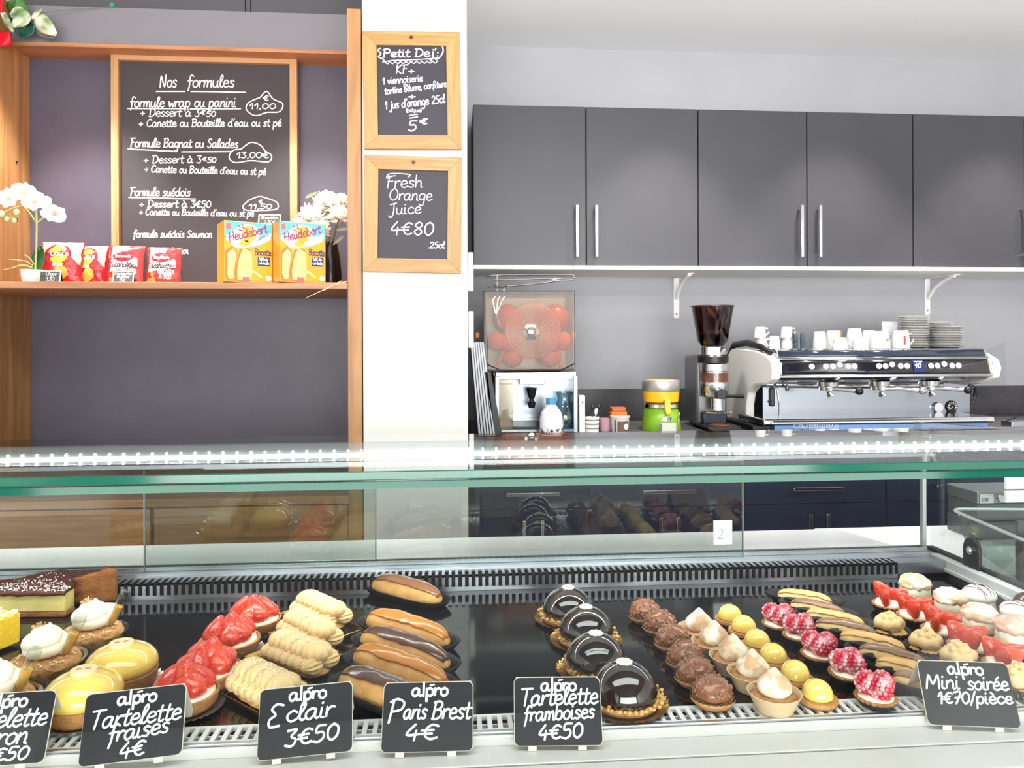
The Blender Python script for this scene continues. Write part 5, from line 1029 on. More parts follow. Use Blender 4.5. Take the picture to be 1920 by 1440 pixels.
# ---- leaning trays beside the pier
for k in range(10):
    dark = k > 5; Yt = 2.77; xb = X(899 + 5.4 * k if not dark else 930 + 3.2 * (k - 6), Yt); xt = X(884 + 4.2 * k if not dark else 909 + 3 * (k - 6), Yt); h = hh(642 if not dark else 698, Yt)
    ang = math.atan2(xt - xb, h); L = math.hypot(xt - xb, h)
    o = MB().box(-.0032, .0032, 0, .05 if dark else .26, 0, L).box(-.0036, .0036, -.002, .0, 0, L).build('baking_tray', mat('tray_grey', '9c9ea3', .4, .3) if not dark else mat('tray_dark', '1b1b1d', .4), smooth=False, bevel=.0005)
    o.location = (xb, Yt, CT + .002); o.rotation_euler = (0, ang, 0)
    tag(o, ('grey tray leaning against the pier, %s from the left' % ORD[k]) if not dark else 'black tray leaning beside the juicing machine, %s of four from the left' % ORD[k - 6], 'tray', 'leaning trays')
# ---- orange juicing machine
JY = 2.86; jb = at(1003, JY); ju = thing('juicing_machine', 'automatic orange juicing machine with clear front cover and wire feeder', 'juicer', jb)
jx = lambda px, dy=0: X(px, JY + dy) - jb.x; jz = lambda py, dy=0: hh(py, JY + dy)
MB().box(jx(930), jx(1082), .02, .34, .0, .012).box(jx(928), jx(936), .0, .34, 0, jz(705)).box(jx(1075), jx(1083), .0, .34, 0, jz(705)).box(jx(928), jx(1083), .12, .34, 0, jz(700)).box(jx(930), jx(1082), .02, .34, jz(712), jz(698)).build('base_body', mat('juicer_steel', '8e9298', .25, .9), ju, smooth=False, bevel=.002)
MB().box(jx(912), jx(1078), .16, .34, jz(698), jz(552)).build('upper_body', mat('juicer_grey', '8e8a86', .35, .3), ju, smooth=False, bevel=.006)
MB().prism([(jx(915), jz(693)), (jx(945), jz(696)), (jx(1050), jz(696)), (jx(1074), jz(693)), (jx(1074), jz(548)), (jx(1070), jz(546)), (jx(912), jz(546)), (jx(908), jz(549))], -.02, .0).build('front_cover', M_acry, ju, smooth=False, bevel=.002)
m = MB(); m.box(jx(908), jx(912), -.02, .16, jz(694), jz(548)).box(jx(1071), jx(1075), -.02, .16, jz(694), jz(548)).box(jx(908), jx(1075), -.02, .16, jz(549), jz(546)); m.build('cover_side', M_acry, ju, smooth=False)
m = MB(); m.tube([(jx(908), -.021, jz(694)), (jx(906), -.021, jz(547)), (jx(1076), -.021, jz(546)), (jx(1076), -.021, jz(694)), (jx(908), -.021, jz(694))], .0022, 6); m.tube([(jx(908), -.022, jz(680)), (jx(938), -.022, jz(694)), (jx(1050), -.022, jz(694)), (jx(1076), -.022, jz(682))], .003, 6); m.build('cover_edge', M_black, ju)
MB().box(jx(936), jx(1054), -.028, .1, jz(706), jz(698)).box(jx(972), jx(1018), -.032, -.028, jz(704), jz(701)).build('chrome_bar', M_chrome, ju, smooth=False, bevel=.001)
M_orng = mat('drum_orange', 'd4622a', .3, coat=.3)
for px, py, r, d in ((952, 598, 29, .10), (1040, 598, 29, .10), (930, 640, 18, .05), (1056, 640, 18, .05), (950, 642, 20, .06), (1036, 642, 20, .06), (960, 668, 22, .08), (1030, 668, 22, .08)):
    s = r * JY / F; MB().ico((jx(px, d), d, jz(py, d)), (s, s * .8, s), 3).build('orange_drum' if r > 25 else 'orange', M_orng if r > 25 else mat('orange_peel', 'd4661f', .4, bump=(300, .15)), ju)
MB().tube([(jx(932, .06), .06, jz(690, .06)), (jx(948, .06), .06, jz(640, .06))], .008, 8).tube([(jx(1052, .06), .06, jz(690, .06)), (jx(1046, .06), .06, jz(650, .06))], .008, 8).build('orange_guide', M_orng, ju)
o = MB().lathe([(0, .016), (.02, .014), (.075, .012), (.108, .006), (.111, 0)], 40).build('press_disc', mat('press_pink', 'e0907a', .15, alpha=.5, coat=.2), ju); o.matrix_local = TR((jx(1001), -.0 + .03, jz(620))) @ Matrix.Rotation(R(90), 4, 'X')
o = MB().lathe([(0, .03), (.012, .028), (.02, .02), (.034, .016), (.036, .01)], 6).build('wing_nut', M_chrome, ju, ang=20); o.matrix_local = TR((jx(996), .025, jz(622))) @ Matrix.Rotation(R(90), 4, 'X')
o = MB().lathe([(.0, .0), (.012, 0), (.016, .02), (.010, .026), (.009, .034), (.013, .04), (.020, .072), (.022, .078), (0, .08)], 18).build('tap', M_black, ju); o.matrix_local = TR((jx(997, .02), .03, jz(765, .02)))
MB().box(jx(975), jx(1022), .02, .12, jz(722), jz(710)).build('tap_hood', M_steel, ju, smooth=False, bevel=.003)
MB().box(jx(962), jx(1012), .015, .11, .012, .048).build('drip_tray', M_clear, ju, smooth=False); MB().box(jx(930), jx(962), .005, .009, .012, jz(712)).build('splash_guard', M_acry, ju, smooth=False)
m = MB(); q = lambda px, py, d: (jx(px, d), d, jz(py, d))
m.tube([q(910, 520, .1), q(930, 516, .16), q(1000, 515, .18), q(1072, 515, .16), q(1079, 518, .12), q(1074, 524, .06), q(1060, 525, .05), q(1000, 533, .05), q(952, 537, .05)], .0028, 8); m.tube([q(910, 520, .1), q(925, 525, .06), q(1060, 522, .06)], .0022, 8)
m.tube([(jx(932, .08) + .042 * cos(a), .08 + .042 * sin(a), jz(537, .08)) for a in [2 * pi * k / 24 for k in range(24)]], .0028, 8, closed=True); m.tube([q(932, 516, .1), q(932, 545, .1)], .003, 8); m.tube([q(944, 540, .1), q(944, 546, .1)], .006, 8); m.build('wire_feeder', M_chrome, ju)
m = MB(); m.tube([q(938, 612, .02), q(930, 590, .02)], .005, 8)
for k in range(4): m.tube([q(930, 590, .02), q(914 + 10 * k, 565 - 2 * k, .02), q(920 + 9 * k, 556, .02)], .0025, 6)
m.build('squeeze_rack', M_chrome, ju)
for sx_, px in ((0, 897), (1, 1084)): MB().cbox((jx(px), .12, jz(628)), (.016, .04, .022)).build('latch', mat('latch_orange', 'e08a30', .4), ju, bevel=.003)
# bottle and jug in front
t = thing('milk_bottle', 'white bottle with a blue cap standing before the juicing machine', 'bottle', at(1033, 2.80))
MB().lathe([(0, 0), (.042, 0), (.044, .03), (.044, .058), (.038, .085), (.022, .108), (.017, .116), (.017, .122), (0, .122)], 32).build('body', mat('bottle_white', 'e8ecf2', .25, sss=.1), t)
MB().lathe([(.0195, .115), (.0195, .136), (.017, .139), (0, .139)], 24).build('cap', mat('cap_blue', '3f86b8', .35), t)
MB().lathe([(.0446, .006), (.0446, .026)], 32).build('label', mat('label_bw', 'e9e9e9', .5, var=('222222', 60, .03)), t)
t = thing('glass_jug', 'clear glass jug beside the white bottle', 'jug', at(1060, 2.865 + .0)); t.location.y = 2.905
MB().lathe([(0, .002), (.036, .002), (.044, .02), (.046, .06), (.036, .10), (.026, .13), (.03, .15), (.034, .155), (.031, .154), (.023, .13), (.043, .06), (.033, .005), (0, .005)], 32).tube([(-.03, 0, .13), (-.06, 0, .12), (-.066, 0, .09), (-.045, 0, .055)], .005, 8).build('jug_body', glass('jug_glass', 'dde6ea', .02, k=2.5), t)
# small things between juicer and press
t = thing('straw_packet', 'tall white stirrer box beside the juicing machine', 'box', at(1090, 2.88)); MB().cbox((0, 0, hh(742, 2.88) / 2), (.022, .03, hh(742, 2.88))).build('carton', D('white', 'f5f3ee'), t, smooth=False, bevel=.001); MB().cbox((0, -.0152, hh(755, 2.88)), (.004, .0004, .006)).build('carton_mark', M_black, t, smooth=False)
t = thing('cutlery_cup', 'striped tin cup holding spoons beside the stirrer box', 'cup', at(1109, 2.88)); MB().lathe([(0, 0), (.027, 0), (.029, .058), (.027, .058), (.025, .004), (0, .004)], 24).build('cup', D('white', 'f5f3ee'), t)
for k in range(3): MB().lathe([(.0276 + .0006 * k, .012 + .016 * k), (.0279 + .0006 * k, .018 + .016 * k)], 24).build('stripe', mat('stripe_grey', '8f8f92', .5), t)
for k, (x, a, L, mm_) in enumerate(((-.012, -10, .115, M_black), (-.002, 4, .105, M_black), (.006, 14, .11, M_black), (.010, 6, .085, mat('spoon_white', 'e8e8e8', .4)))):
    T = TR((x, .0, .006)) @ Matrix.Rotation(R(a), 4, 'Y'); m = MB(); m.T = T; m.tube([(0, 0, 0), (0, 0, L * .75)], .0022, 6); m.ico((0, 0, L * .87), (.0075, .003, .014), 2); sp_ = m.build('spoon', mm_); sp_.location = t.location; tag(sp_, ['black spoon leaning left in the striped cup', 'black spoon upright in the striped cup', 'black spoon leaning right in the striped cup', 'white spoon in front in the striped cup'][k], 'spoon', 'spoons in the striped cup')
for k, (px, Y, c, lab) in enumerate(((1135, 2.90, 'c79aa8', 'small pink cup beside the striped cutlery cup'), (1124, 2.96, '4a3030', 'small dark brown cup behind the pink cup'))):
    t = MB().lathe([(0, 0), (.022, 0), (.025, .05), (.023, .05), (.02, .004), (0, .004)], 20).build('small_cup', mat('cup_%s' % c, c, .4)); t.location = at(px, Y); tag(t, lab, 'cup')
t = thing('orange_box', 'bright orange plastic box behind the white tub', 'box', at(1158, 2.97)); MB().cbox((0, 0, .035), (.066, .05, .07)).build('body', mat('orange_plastic', 'e07818', .4), t, bevel=.003); MB().cbox((0, 0, .079), (.06, .046, .017)).build('lid', mat('orange_lid', 'c8480e', .3), t, bevel=.004)
t = thing('white_tub', 'white plastic tub with a brown label and round sticker', 'tub', at(1162, 2.86)); MB().lathe([(0, 0), (.032, 0), (.036, .058), (.039, .058), (.039, .063), (0, .064)], 28).build('body', M_cup, t)
fn = lambda rr: (lambda u, v: (rr * sin(u), -rr * cos(u), v)); m = MB(); decal(m, [(-.5, .004), (.9, .004), (.9, .044), (-.5, .044)], fn(.0358), 4); m.build('brown_label', D('brown', '6e4a3c'), t); m = MB(); decal(m, ell(.5, .024, .32, .012, 18), fn(.0366), 2); m.build('sticker', D('white', 'f5f3ee'), t); m = MB(); decal(m, [(-.85, .004), (-.7, .004), (-.7, .05), (-.85, .05)], fn(.0358), 2); m.build('dark_band', M_black, t)
# ---- citrus press
pb_ = at(1239, 2.93); t = thing('citrus_press', 'green and yellow electric citrus press with a steel ring', 'citrus press', pb_); pz = lambda py: hh(py, 2.93)
MB().lathe([(0, 0), (.078, 0), (.079, .004), (.068, pz(770)), (.06, pz(766)), (0, pz(766))], 40).build('base', mat('press_green', '7fae22', .35, coat=.3), t)
MB().lathe([(.060, pz(766)), (.071, pz(765)), (.069, pz(759)), (.058, pz(756))], 40).build('collar', M_chrome, t)
MB().lathe([(.0, pz(757)), (.058, pz(757)), (.069, pz(754)), (.073, pz(735)), (.073, pz(714)), (.071, pz(714)), (.066, pz(728)), (0, pz(735))], 44).build('bowl', mat('press_yellow', 'f0b81e', .35, coat=.3), t)
MB().lathe([(.0735, pz(735)), (.0755, pz(733)), (.0755, pz(718)), (.0735, pz(714)), (.071, pz(713))], 44).build('steel_ring', mat('ring_steel', 'b9b7ae', .35, .7), t)
m = MB(); m.lathe([(.028, pz(735)), (.02, pz(726)), (.006, pz(719)), (0, pz(718))], 48, fluted(8, .12)); m.build('reamer', M_steel, t)
m = MB(); m.prism([(-.011, pz(748)), (.012, pz(748)), (.016, pz(772)), (.010, pz(776)), (-.002, pz(776)), (-.008, pz(770))], -.090, -.062); m.build('spout', mat('press_yellow', 'f0b81e'), t, smooth=False, bevel=.003)
m = MB(); decal(m, ell(.06, pz(785), .3, .010, 20), fn(.0752), 3); m.build('badge', M_chrome, t); m = MB(); write(m, 'Santos', -.16, pz(786.5), .008, .0018, fn(.0764), width=.42); m.build('lettering', M_black, t)
o = MB().cbox((0, 0, .018), (.055, .03, .036)).build('sachet_box', mat('sachet_grey', 'c9d2c4', .5)); o.location = at(1252, 2.82); tag(o, 'small pale grey box in front of the green citrus press', 'box')
o = MB().tube([(0, 0, 0), (.006, 0, .05), (.012, -.004, .078)], .003, 6).build('press_spoon', M_chrome); o.location = at(1268, 2.835); tag(o, 'thin steel spoon handle leaning beside the citrus press', 'spoon')
# ---- coffee grinder
gb_ = at(1336, 2.95); t = thing('coffee_grinder', 'steel and black coffee grinder with a smoked brown hopper', 'coffee grinder', gb_); gz = lambda py: hh(py, 2.95); s = 2.95 / F
MB().lathe([(.040, gz(655)), (.046, gz(650)), (.060, gz(640)), (.084, gz(574)), (.082, gz(574)), (.058, gz(640)), (.042, gz(651))], 44).build('hopper', glass('hopper_smoke', 'a8795a', .05, k=1.6), t)
MB().lathe([(.0, gz(652)), (.05, gz(646)), (.058, gz(638)), (.062, gz(628)), (.045, gz(622)), (0, gz(618))], 40).build('coffee_beans', mat('bean_brown', '2c1810', .5, var=('4a2a1a', 80), bump=(200, 1)), t)
MB().lathe([(.0835, gz(576)), (.0855, gz(575)), (.0855, gz(573)), (.082, gz(573))], 44).build('hopper_rim', mat('rim_brown', '3a2a24', .3), t)
MB().lathe([(0, gz(668)), (.052, gz(668)), (.052, gz(652)), (.048, gz(650)), (0, gz(650))], 36).build('neck', M_chrome, t)
MB().lathe([(0, gz(682)), (.062, gz(682)), (.063, gz(670)), (.056, gz(666)), (0, gz(666))], 36).build('collar', M_black, t)
MB().box(-.068, .062, .0, .16, gz(800), gz(668)).build('motor_body', mat('grinder_grey', '6f7072', .35, .6), t, bevel=.012)
MB().lathe([(0, gz(746)), (.052, gz(746)), (.056, gz(742)), (.056, gz(720)), (.054, gz(719)), (.054, gz(698)), (.057, gz(697)), (.057, gz(684)), (0, gz(682))], 36, c=(0, -.02, 0)).build('dosing_chamber', M_chrome, t)
m = MB(); decal(m, ell(0, gz(690), .3, .011, 20), lambda u, v: (.0578 * sin(u), -.02 - .0578 * cos(u), v), 3); m.build('badge', M_steel, t); m = MB(); write(m, 'San', -.16, gz(692), .009, .0016, lambda u, v: (.0586 * sin(u), -.02 - .0586 * cos(u), v), width=.34); m.build('lettering', M_black, t)
MB().lathe([(.0545, gz(718)), (.0545, gz(700))], 36, c=(0, -.02, 0)).build('coffee_window', mat('coffee_window', '5e3524', .2, coat=.5), t)
m = MB(); m.prism([(-.018, gz(748))] + arc(0, gz(738), .018, pi, 0, 8) + [(.018, gz(748))], -.10, -.07); m.build('lever_cam', M_black, t, bevel=.002)
m = MB(); m.tube([(.03, -.06, gz(744)), (.06, -.07, gz(744)), (.10, -.07, gz(745))], [.006, .006, .008], 8); m.build('dosing_lever', M_black, t)
MB().lathe([(0, gz(770)), (.024, gz(770)), (.022, gz(748)), (0, gz(746))], 24, c=(0, -.05, 0)).build('chute', M_chrome, t); MB().tube([(-.05, -.07, gz(774)), (-.03, -.10, gz(774)), (.03, -.10, gz(774)), (.05, -.07, gz(774))], .004, 8).build('fork', M_chrome, t)
MB().box(-.052, .05, -.03, .02, gz(800), gz(775)).build('lower_front', mat('grinder_blue', '2a2f38', .25, .6), t, bevel=.006)
MB().prism([(-.065, .012), (-.045, 0), (.05, 0), (.068, .012), (.068, .02), (-.065, .02)], -.13, .1).build('tray', M_black, t, smooth=False, bevel=.002); MB().ico((0, -.07, .020), (.038, .04, .005), 3, lambda d: 1 + .1 * nz(d, 4)).build('ground_coffee', mat('coffee_ground', '6a3c24', .9, bump=(200, 1)), t)
# ---- coffee machine
EY = 2.78; eb = at(1640, EY); em = thing('coffee_machine', 'three-group chrome and white coffee machine on the back counter', 'coffee machine', eb)
ex = lambda px, d=0: X(px, EY + d) - eb.x; ez = lambda py, d=0, px=1640: hh(py, EY + d, px)
MB().box(ex(1398, .1), ex(1856), .03, .44, .006, ez(797)).build('base', M_black, em, smooth=False, bevel=.004)
fs = MB().box(ex(1452), ex(1852), .0, .03, .004, ez(795)).build('front_strip', mat('strip_blue', '5878b8', .18, .7, var=('8fb0e6', 2)), em, smooth=False, bevel=.002)
m = MB(); write(m, 'LaSpaziale', ex(1486), .016, .0135, .0030, lambda u, v: (u, -.0012, v), width=ex(1572) - ex(1486), slant=0, sharp=True); m.build('lettering', mat('lettering_silver', 'dfe6f4', .3), fs, smooth=False)
MB().box(ex(1428, .0), ex(1858), -.02, .24, ez(794), ez(783)).box(ex(1440), ex(1845), -.03, -.02, ez(793), ez(786)).build('drip_tray', M_chrome, em, smooth=False, bevel=.005)
MB().box(ex(1430, .2), ex(1818, .2), .20, .42, ez(785), ez(712, .2)).build('splash_panel', mat('mirror_steel', '9ba1aa', .22, 1), em, smooth=False)
hd = MB(); prof = [(.42, ez(712)), (.03, ez(716)), (-.03, ez(711)), (-.05, ez(704)), (-.052, ez(700)), (-.045, ez(686)), (-.035, ez(673)), (-.030, ez(669)), (-.015, ez(657)), (.0, ez(654)), (.42, ez(654))]
hd.prism(prof, ex(1452), ex(1842), 'x'); hd.build('head', M_chrome, em, ang=25)
def band(name, y0, y1, p0, p1, m_, off=.002, par=None):
    a = MB(); f = lambda t: (-.0305 - .0215 * max(0, min(1, (t - 669) / 31)) - off)
    a.grid(lambda u, v: (ex(p0) + (ex(p1) - ex(p0)) * u, f(y0 + (y1 - y0) * v), ez(y0 + (y1 - y0) * v)), 2, 4); return a.build(name, m_, par or em, solid=.002)
pn = band('control_panel', 674, 700, 1455, 1838, mat('panel_black', '14161e', .12, coat=.6)); band('chrome_rim', 669, 673, 1450, 1842, M_chrome, .004); band('chrome_rim', 701, 706, 1450, 1842, M_chrome, .004)
MB().grid(lambda u, v: (ex(1455) + (ex(1838) - ex(1455)) * u, -.031 + .0165 * v - .001, ez(668 - 11 * v) + .001), 2, 3).build('top_band', mat('top_blueblack', '1b2438', .1, coat=.5), em, solid=.001)
pf = lambda px, py: (ex(px), -.0305 - .0215 * (py - 669) / 31 - .0045, ez(py))
M_btn = mat('button_white', 'f2f2f2', .3)
for px, py in [(1511, 686)] + [(a, 686 - (3 if i == 2 else 0)) for g_ in ((1537, 1550, 1563, 1578, 1590), (1635, 1647, 1660, 1675, 1687), (1731, 1743, 1756, 1770, 1782)) for i, a in enumerate(g_)]:
    o = MB().lathe([(0, .005), (.0085, .005), (.0105, .003), (.011, 0)], 18).build('button', M_btn, pn); o.matrix_local = TR(pf(px, py), rx=R(90 - 12)); q = MB().lathe([(0, .0056), (.003, .0056)], 10).build('button_dot', mat('dot_grey', '9a9a9a', .4), o)
m = MB(); a, b = pf(1698, 697), pf(1718, 675); m.poly([(a[0], a[1] - .0005, a[2]), (b[0], a[1] - .0005, a[2]), (b[0], b[1] - .0005, b[2]), (a[0], b[1] - .0005, b[2])]); ds = m.build('display', mat('display_navy', '1a2650', .1, emit=('1c2a60', .6)), pn, smooth=False)
m = MB(); write(m, '112', ex(1701), ez(690), .012, .0035, lambda u, v: (u, -.0495, v), width=.026, slant=0, sharp=True)
for k in range(4): m.ribbon([(ex(1701 + 4 * k), ez(678)), (ex(1703 + 4 * k), ez(678))], .004, lambda u, v: (u, -.043, v)); m.ribbon([(ex(1701 + 4 * k), ez(694.5)), (ex(1702.5 + 4 * k), ez(694.5))], .0025, lambda u, v: (u, -.0525, v))
m.build('digits', mat('digit_glow', 'ffffff', .4, emit=('ffffff', 1.0)), ds, smooth=False)
lm = MB()
for px in [1602 + 7.5 * k for k in range(4)] + [1638 + 7 * k for k in range(6)]: lm.ico((ex(px), -.012, ez(657)), (.0055, .003, .0055), 2)
lm.build('raised_lettering', M_chrome, em)
sidep = [(.44, .0), (.44, ez(660)), (.30, ez(652)), (.10, ez(656)), (.0, ez(664)), (-.05, ez(674)), (-.066, ez(690)), (-.055, ez(708)), (-.01, ez(718)), (.10, ez(722)), (.17, ez(740)), (.19, ez(765)), (.19, ez(797)), (.19, .0)]
for nm, a, b in (('side_panel', 1435, 1452), ('side_panel', 1840, 1856)):
    o = MB().prism(sidep if a < 1500 else sidep[1:9] + [(.10, ez(726)), (.44, ez(726))], ex(a), ex(b), 'x').build(nm, mat('side_white', 'e9e7e2', .3, coat=.3), em, ang=30, bevel=.006)
MB().box(ex(1452) - .003, ex(1452) + .003, -.062, -.05, ez(700), ez(678)).box(ex(1842) - .003, ex(1842) + .003, -.062, -.05, ez(700), ez(678)).build('badge_window', mat('badge_blue', 'a9c4ea', .2), em, smooth=False, bevel=.002)
MB().tube([(ex(1440), .40, ez(668)), (ex(1440), .34, ez(646)), (ex(1440), .20, ez(642)), (ex(1440), .06, ez(650)), (ex(1443), -.01, ez(661))], [.012, .014, .014, .012, .008], 10).build('side_handle', M_black, em)
for k, (gx, hx_, ball) in enumerate(((1561, 1592, M_black), (1659, 1708, M_chrome), (1753, 1791, M_black))):
    g = MB(); g.lathe([(0, -.034), (.030, -.034), (.032, -.02), (.038, -.018), (.04, .0), (0, .004)], 28, c=(ex(gx), .04, ez(716))); g = g.build('group_head', M_chrome, em)
    m = MB(); z0 = ez(726); m.lathe([(0, -.012), (.033, -.012), (.034, .0), (0, .002)], 24, c=(ex(gx), .035, z0)); m.tube([(ex(gx), .01, z0 - .006), (ex(gx) + (ex(hx_) - ex(gx)) * .5, -.03, z0 - .006), (ex(hx_), -.07, z0 - .010)], [.007, .008, .010], 10)
    m.tube([(ex(gx - 2), .03, z0 - .012), (ex(gx - 3), .02, z0 - .03), (ex(gx - 9), .0, z0 - .042)], .006, 8); m.tube([(ex(gx - 2), .03, z0 - .018), (ex(gx + 5), .02, z0 - .034)], .006, 8); pf_ = m.build('portafilter', M_chrome, em)
    MB().ico((ex(hx_), -.072, z0 - .010), (.016, .016, .015), 2).build('handle', ball, pf_)
MB().tube([(ex(1448), .12, ez(722)), (ex(1600), .14, ez(727)), (ex(1810), .14, ez(727))], .012, 10).build('cross_bar', M_chrome, em)
MB().tube([(ex(1466), .08, ez(716)), (ex(1470), .06, ez(730)), (ex(1474), .06, ez(760)), (ex(1474), .06, ez(782))], .005, 8).build('steam_wand', M_chrome, em); MB().cbox((ex(1461), .07, ez(745)), (.022, .02, .075)).build('wand_grip', mat('grip_dark', '32383c', .3, .5), em, bevel=.006)
MB().tube([(ex(1497), .1, ez(715)), (ex(1497), .1, ez(724))], .003, 6).lathe([(0, -.022), (.006, -.022), (.009, -.012), (.006, 0), (0, .001)], 14, c=(ex(1497), .1, ez(724))).build('water_spout', mat('spout_grey', '5c6468', .3, .6), em)
MB().tube([(ex(1822), .02, ez(724)), (ex(1830), .01, ez(730)), (ex(1828), .0, ez(745))], .009, 8).tube([(ex(1828), .0, ez(745)), (ex(1820), .0, ez(765))], .004, 8).build('steam_wand', M_black, em)
def disc(px, py, r, mt, nm, par=None, dy=.198, th=.006): o = MB().lathe([(0, th), (r * .9, th), (r, th * .5), (r, 0)], 28).build(nm, mt, par or em); o.matrix_local = TR((ex(px, .2), dy, ez(py, .2)), rx=R(90)); return o
gg = disc(1783, 764, .026, M_black, 'pressure_gauge'); m = MB()
for k in range(10): a = R(-120 + 27 * k); m.ribbon([(.014 * sin(a), .014 * cos(a)), (.021 * sin(a), .021 * cos(a))], .003, lambda u, v: (u, v, .0066))
m.ribbon([(0, 0), (-.012, -.01)], .002, lambda u, v: (u, v, .0068)); m.build('dial_marks', M_chalk, gg, smooth=False)
disc(1756, 765, .022, M_chrome, 'knob', th=.012); disc(1441, 751, .004, M_black, 'panel_screw')
m = MB(); m.grid(lambda u, v: (ex(1826 + 26 * u), .05 - .10 * u + .012 * nz((u * 4, v * 6, 1)), ez(650 + 95 * v + 6 * sin(u * 5)) + .008 * nz((u * 5, v * 5, 4))), 10, 16)
fl = m.build('plastic_film', glass('film_clear', 'f2f5f4', .1, k=2.2), ang=30); fl.location = eb + Vector((.035, -.0, 0)); tag(fl, 'crumpled clear plastic film hanging over the right end of the coffee machine', 'plastic film')

# cups, glasses and saucers on top of the machine
TZ = CT + ez(654) + .0008
def cup_bm(r=.024, h=.044, hs=1):
    m = MB(); m.lathe([(r * .2, h - .003), (r * .62, h - .003), (r * .66, h), (r * .74, h), (r * .78, h - .004), (r * .9, h * .6), (r, 0), (r * .94, 0), (r * .84, h * .6), (r * .6, h - .008), (0, h - .008)], 30); return m
def cup(px, Y, py0, lab, w_=22, lvl=0, side=1, tilt=0, tall=1, badge=None, rz=0):
    r = w_ * .5 * Y / F; h = .044 * tall; z0 = TZ + lvl
    t = thing('espresso_cup', lab, 'cup', (X(px, Y), Y, z0), R(rz), 'white cups on the coffee machine')
    cup_bm(r, h).build('bowl', M_cup, t, ang=30)
    m = MB(); m.tube([(side * r * .80, 0, h * .82), (side * r * 1.35, 0, h * .80), (side * r * 1.55, 0, h * .5), (side * r * 1.2, 0, h * .24), (side * r * .95, 0, h * .25)], .0032, 8); m.build('handle', M_cup, t)
    if badge: m = MB(); decal(m, badge[1], lambda u, v: (r * 1.0 * sin(u), -r * 1.0 * cos(u), v * h), 2); m.build('printed_mark', badge[0], t)
    return t
def Yf(d): return EY + d
cup(1428, Yf(.10), 0, 'lower upturned cup of the leftmost pair on the coffee machine', 24); cup(1425, Yf(.10), 0, 'upper upturned cup of the leftmost pair on the coffee machine', 23, .0448)
cup(1452, Yf(.04), 0, 'upturned cup with its handle to the left, between the two stacked pairs', 22, 0, -1, tall=1.15)
cup(1476, Yf(.10), 0, 'lower upturned cup of the pair beside the small glasses', 23); cup(1475, Yf(.10), 0, 'upper upturned cup of the pair beside the small glasses', 23, .0448)
for k, (px, Y) in enumerate(((1495, Yf(.07)), (1509, Yf(.05)))):
    t = MB().lathe([(0, .002), (.0145, .002), (.019, .062), (.0205, .062), (.0165, 0), (0, 0)], 20, fluted(10, .03)).build('small_glass', glass('jug_glass', 'dde6ea'), ang=25); t.location = (X(px, Y), Y, TZ); tag(t, ['clear fluted glass next to the stacked cups', 'clear fluted glass at the edge of the gap between the cups'][k], 'glass', 'small fluted glasses')
cup(1537, Yf(.10), 0, 'tall upturned cup at the left of the middle cup cluster', 26, tall=1.55, side=1, rz=60); cup(1562, Yf(.17), 0, 'tall upturned cup behind the low front cups', 28, tall=1.65, side=-1, rz=-60)
cup(1575, Yf(.04), 0, 'low white cup with a handle to the left, front of the middle cluster', 28, tall=1.0, side=-1); cup(1602, Yf(.12), 0, 'large upturned cup standing tallest in the middle cluster', 31, tall=1.8, side=1, rz=80)
cup(1613, Yf(.035), 0, 'low white cup in front of the large cup', 30, tall=1.0, side=-1); cup(1629, Yf(.14), 0, 'upturned cup behind the tilted one', 28, tall=1.65, rz=70)
cup(1650, Yf(.07), 0, 'cup with a grey emblem left of the red-label cup', 38, tall=1.55, rz=20, badge=(D('grey', '8e9094'), ell(-.1, .5, .3, .08, 16)))
t = cup(1689, Yf(.06), 0, 'large white cup with a small red label beside the saucers', 34, tall=1.6, rz=0, side=1, badge=(D('red', 'c02030'), [(-.25, .2), (-.05, .2), (-.05, .7), (-.25, .7)]))
o = MB().cbox((0, 0, .026), (.022, .012, .052)).build('sugar_packet', mat('packet_tan', 'b98a58', .6, var=('f0e6d6', 3, .02), stretch=(60, 1, 1)), smooth=False); o.location = (X(1582, Yf(.2)), Yf(.24), TZ + .02); o.location.z = TZ; o.scale = (1, 1, 1.4); tag(o, 'tan sugar packet standing between the cups', 'packet')
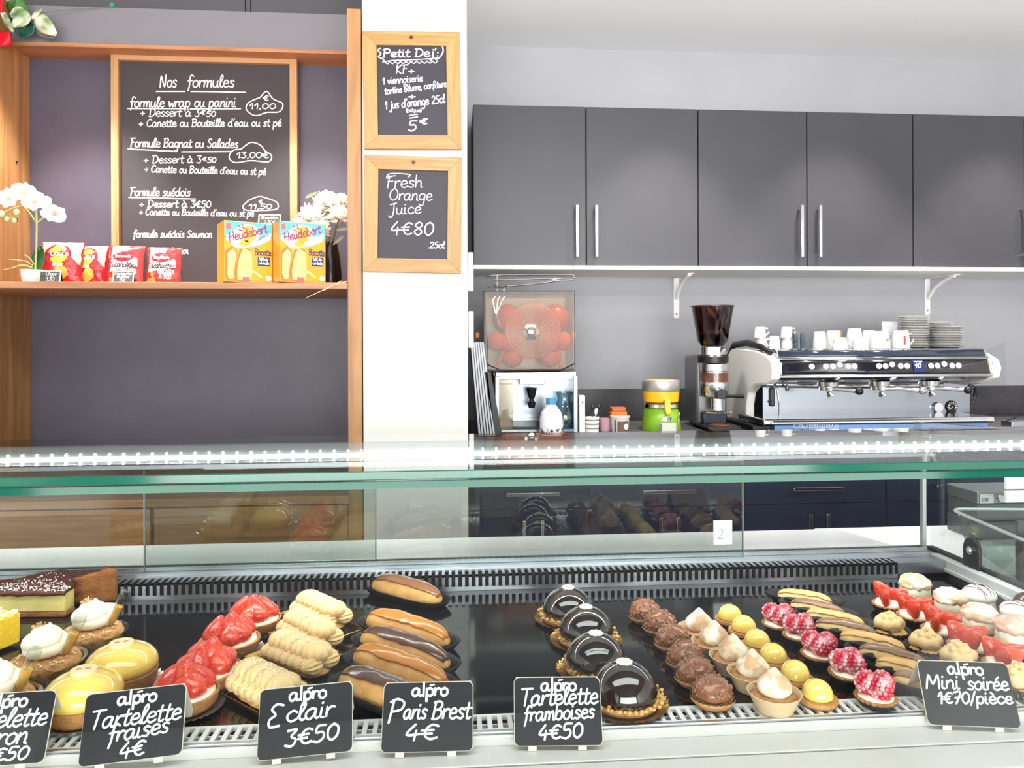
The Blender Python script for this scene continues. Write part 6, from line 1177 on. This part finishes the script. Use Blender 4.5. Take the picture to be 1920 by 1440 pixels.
o = MB().cbox((0, 0, .055), (.066, .004, .11)).build('printed_card', mat('card_greywhite', 'd9dade', .5, var=('a9abb4', 30)), smooth=False); o.location = (X(1668, Yf(.22)), Yf(.22), TZ); tag(o, 'pale printed card standing behind the cups beside the tall saucer stack', 'card')
def saucer_bm(r): return MB().lathe([(0, .0012), (r * .5, .0012), (r * .55, .0), (r * .62, .0004), (r * .98, .0062), (r, .0074), (r * .97, .0078), (r * .6, .0032), (r * .4, .0026), (0, .0026)], 36)
sau = None
for nm, px, Y, wpx, n, top in (('tall saucer stack', 1713, Yf(.13), 57, 19, 594), ('right saucer stack', 1775, Yf(.10), 62, 13, 613), ('rear saucer stack', 1757, Yf(.26), 56, 16, 605)):
    dz = (Z(top, Y, px) - TZ) / n
    for k in range(n):
        if sau is None: o = sau = saucer_bm(.06).build('saucer', M_cup, ang=30)
        else: o = sau.copy(); COL.objects.link(o)
        sc_ = wpx * .5 * Y / F / .06; o.scale = (sc_, sc_, dz / .0062); o.location = (X(px, Y) + random.uniform(-.0012, .0012), Y, TZ + dz * k); o.rotation_euler = (0, 0, k)
        tag(o, ('white saucer, %s of the %s' % ('topmost' if k == n - 1 else 'bottom one' if k == 0 else ORD[n - 1 - k] + ' from the top', nm)), 'saucer', 'saucers in the ' + nm)
# small steel box with a pen at the right end of the counter
t = thing('steel_box', 'small steel box with a pen on the counter at the right edge', 'box', at(1908, 2.86)); MB().cbox((0, 0, .012), (.10, .06, .024)).build('box', M_steel, t, smooth=False, bevel=.002)
o = MB().tube([(0, 0, .026), (.05, 0, .045)], .003, 8).build('pen', M_black); o.location = at(1880, 2.84); o.location.z = CT; o.location = at(1886, 2.84) ; tag(o, 'dark pen resting on the small steel box at the right edge', 'pen')
# clear wedge lying on the case's glass top
t = MB().prism([(X(1722, 1.27), GZ + .0006), (X(1872, 1.27), GZ + .0006), (X(1872, 1.27), GZ + .002), (X(1735, 1.27), GZ + .0125), (X(1722, 1.27), GZ + .0135)], 1.262, 1.285).build('acrylic_wedge', M_clear, smooth=False); tag(t, 'clear acrylic wedge lying on the rear of the glass top', 'wedge')
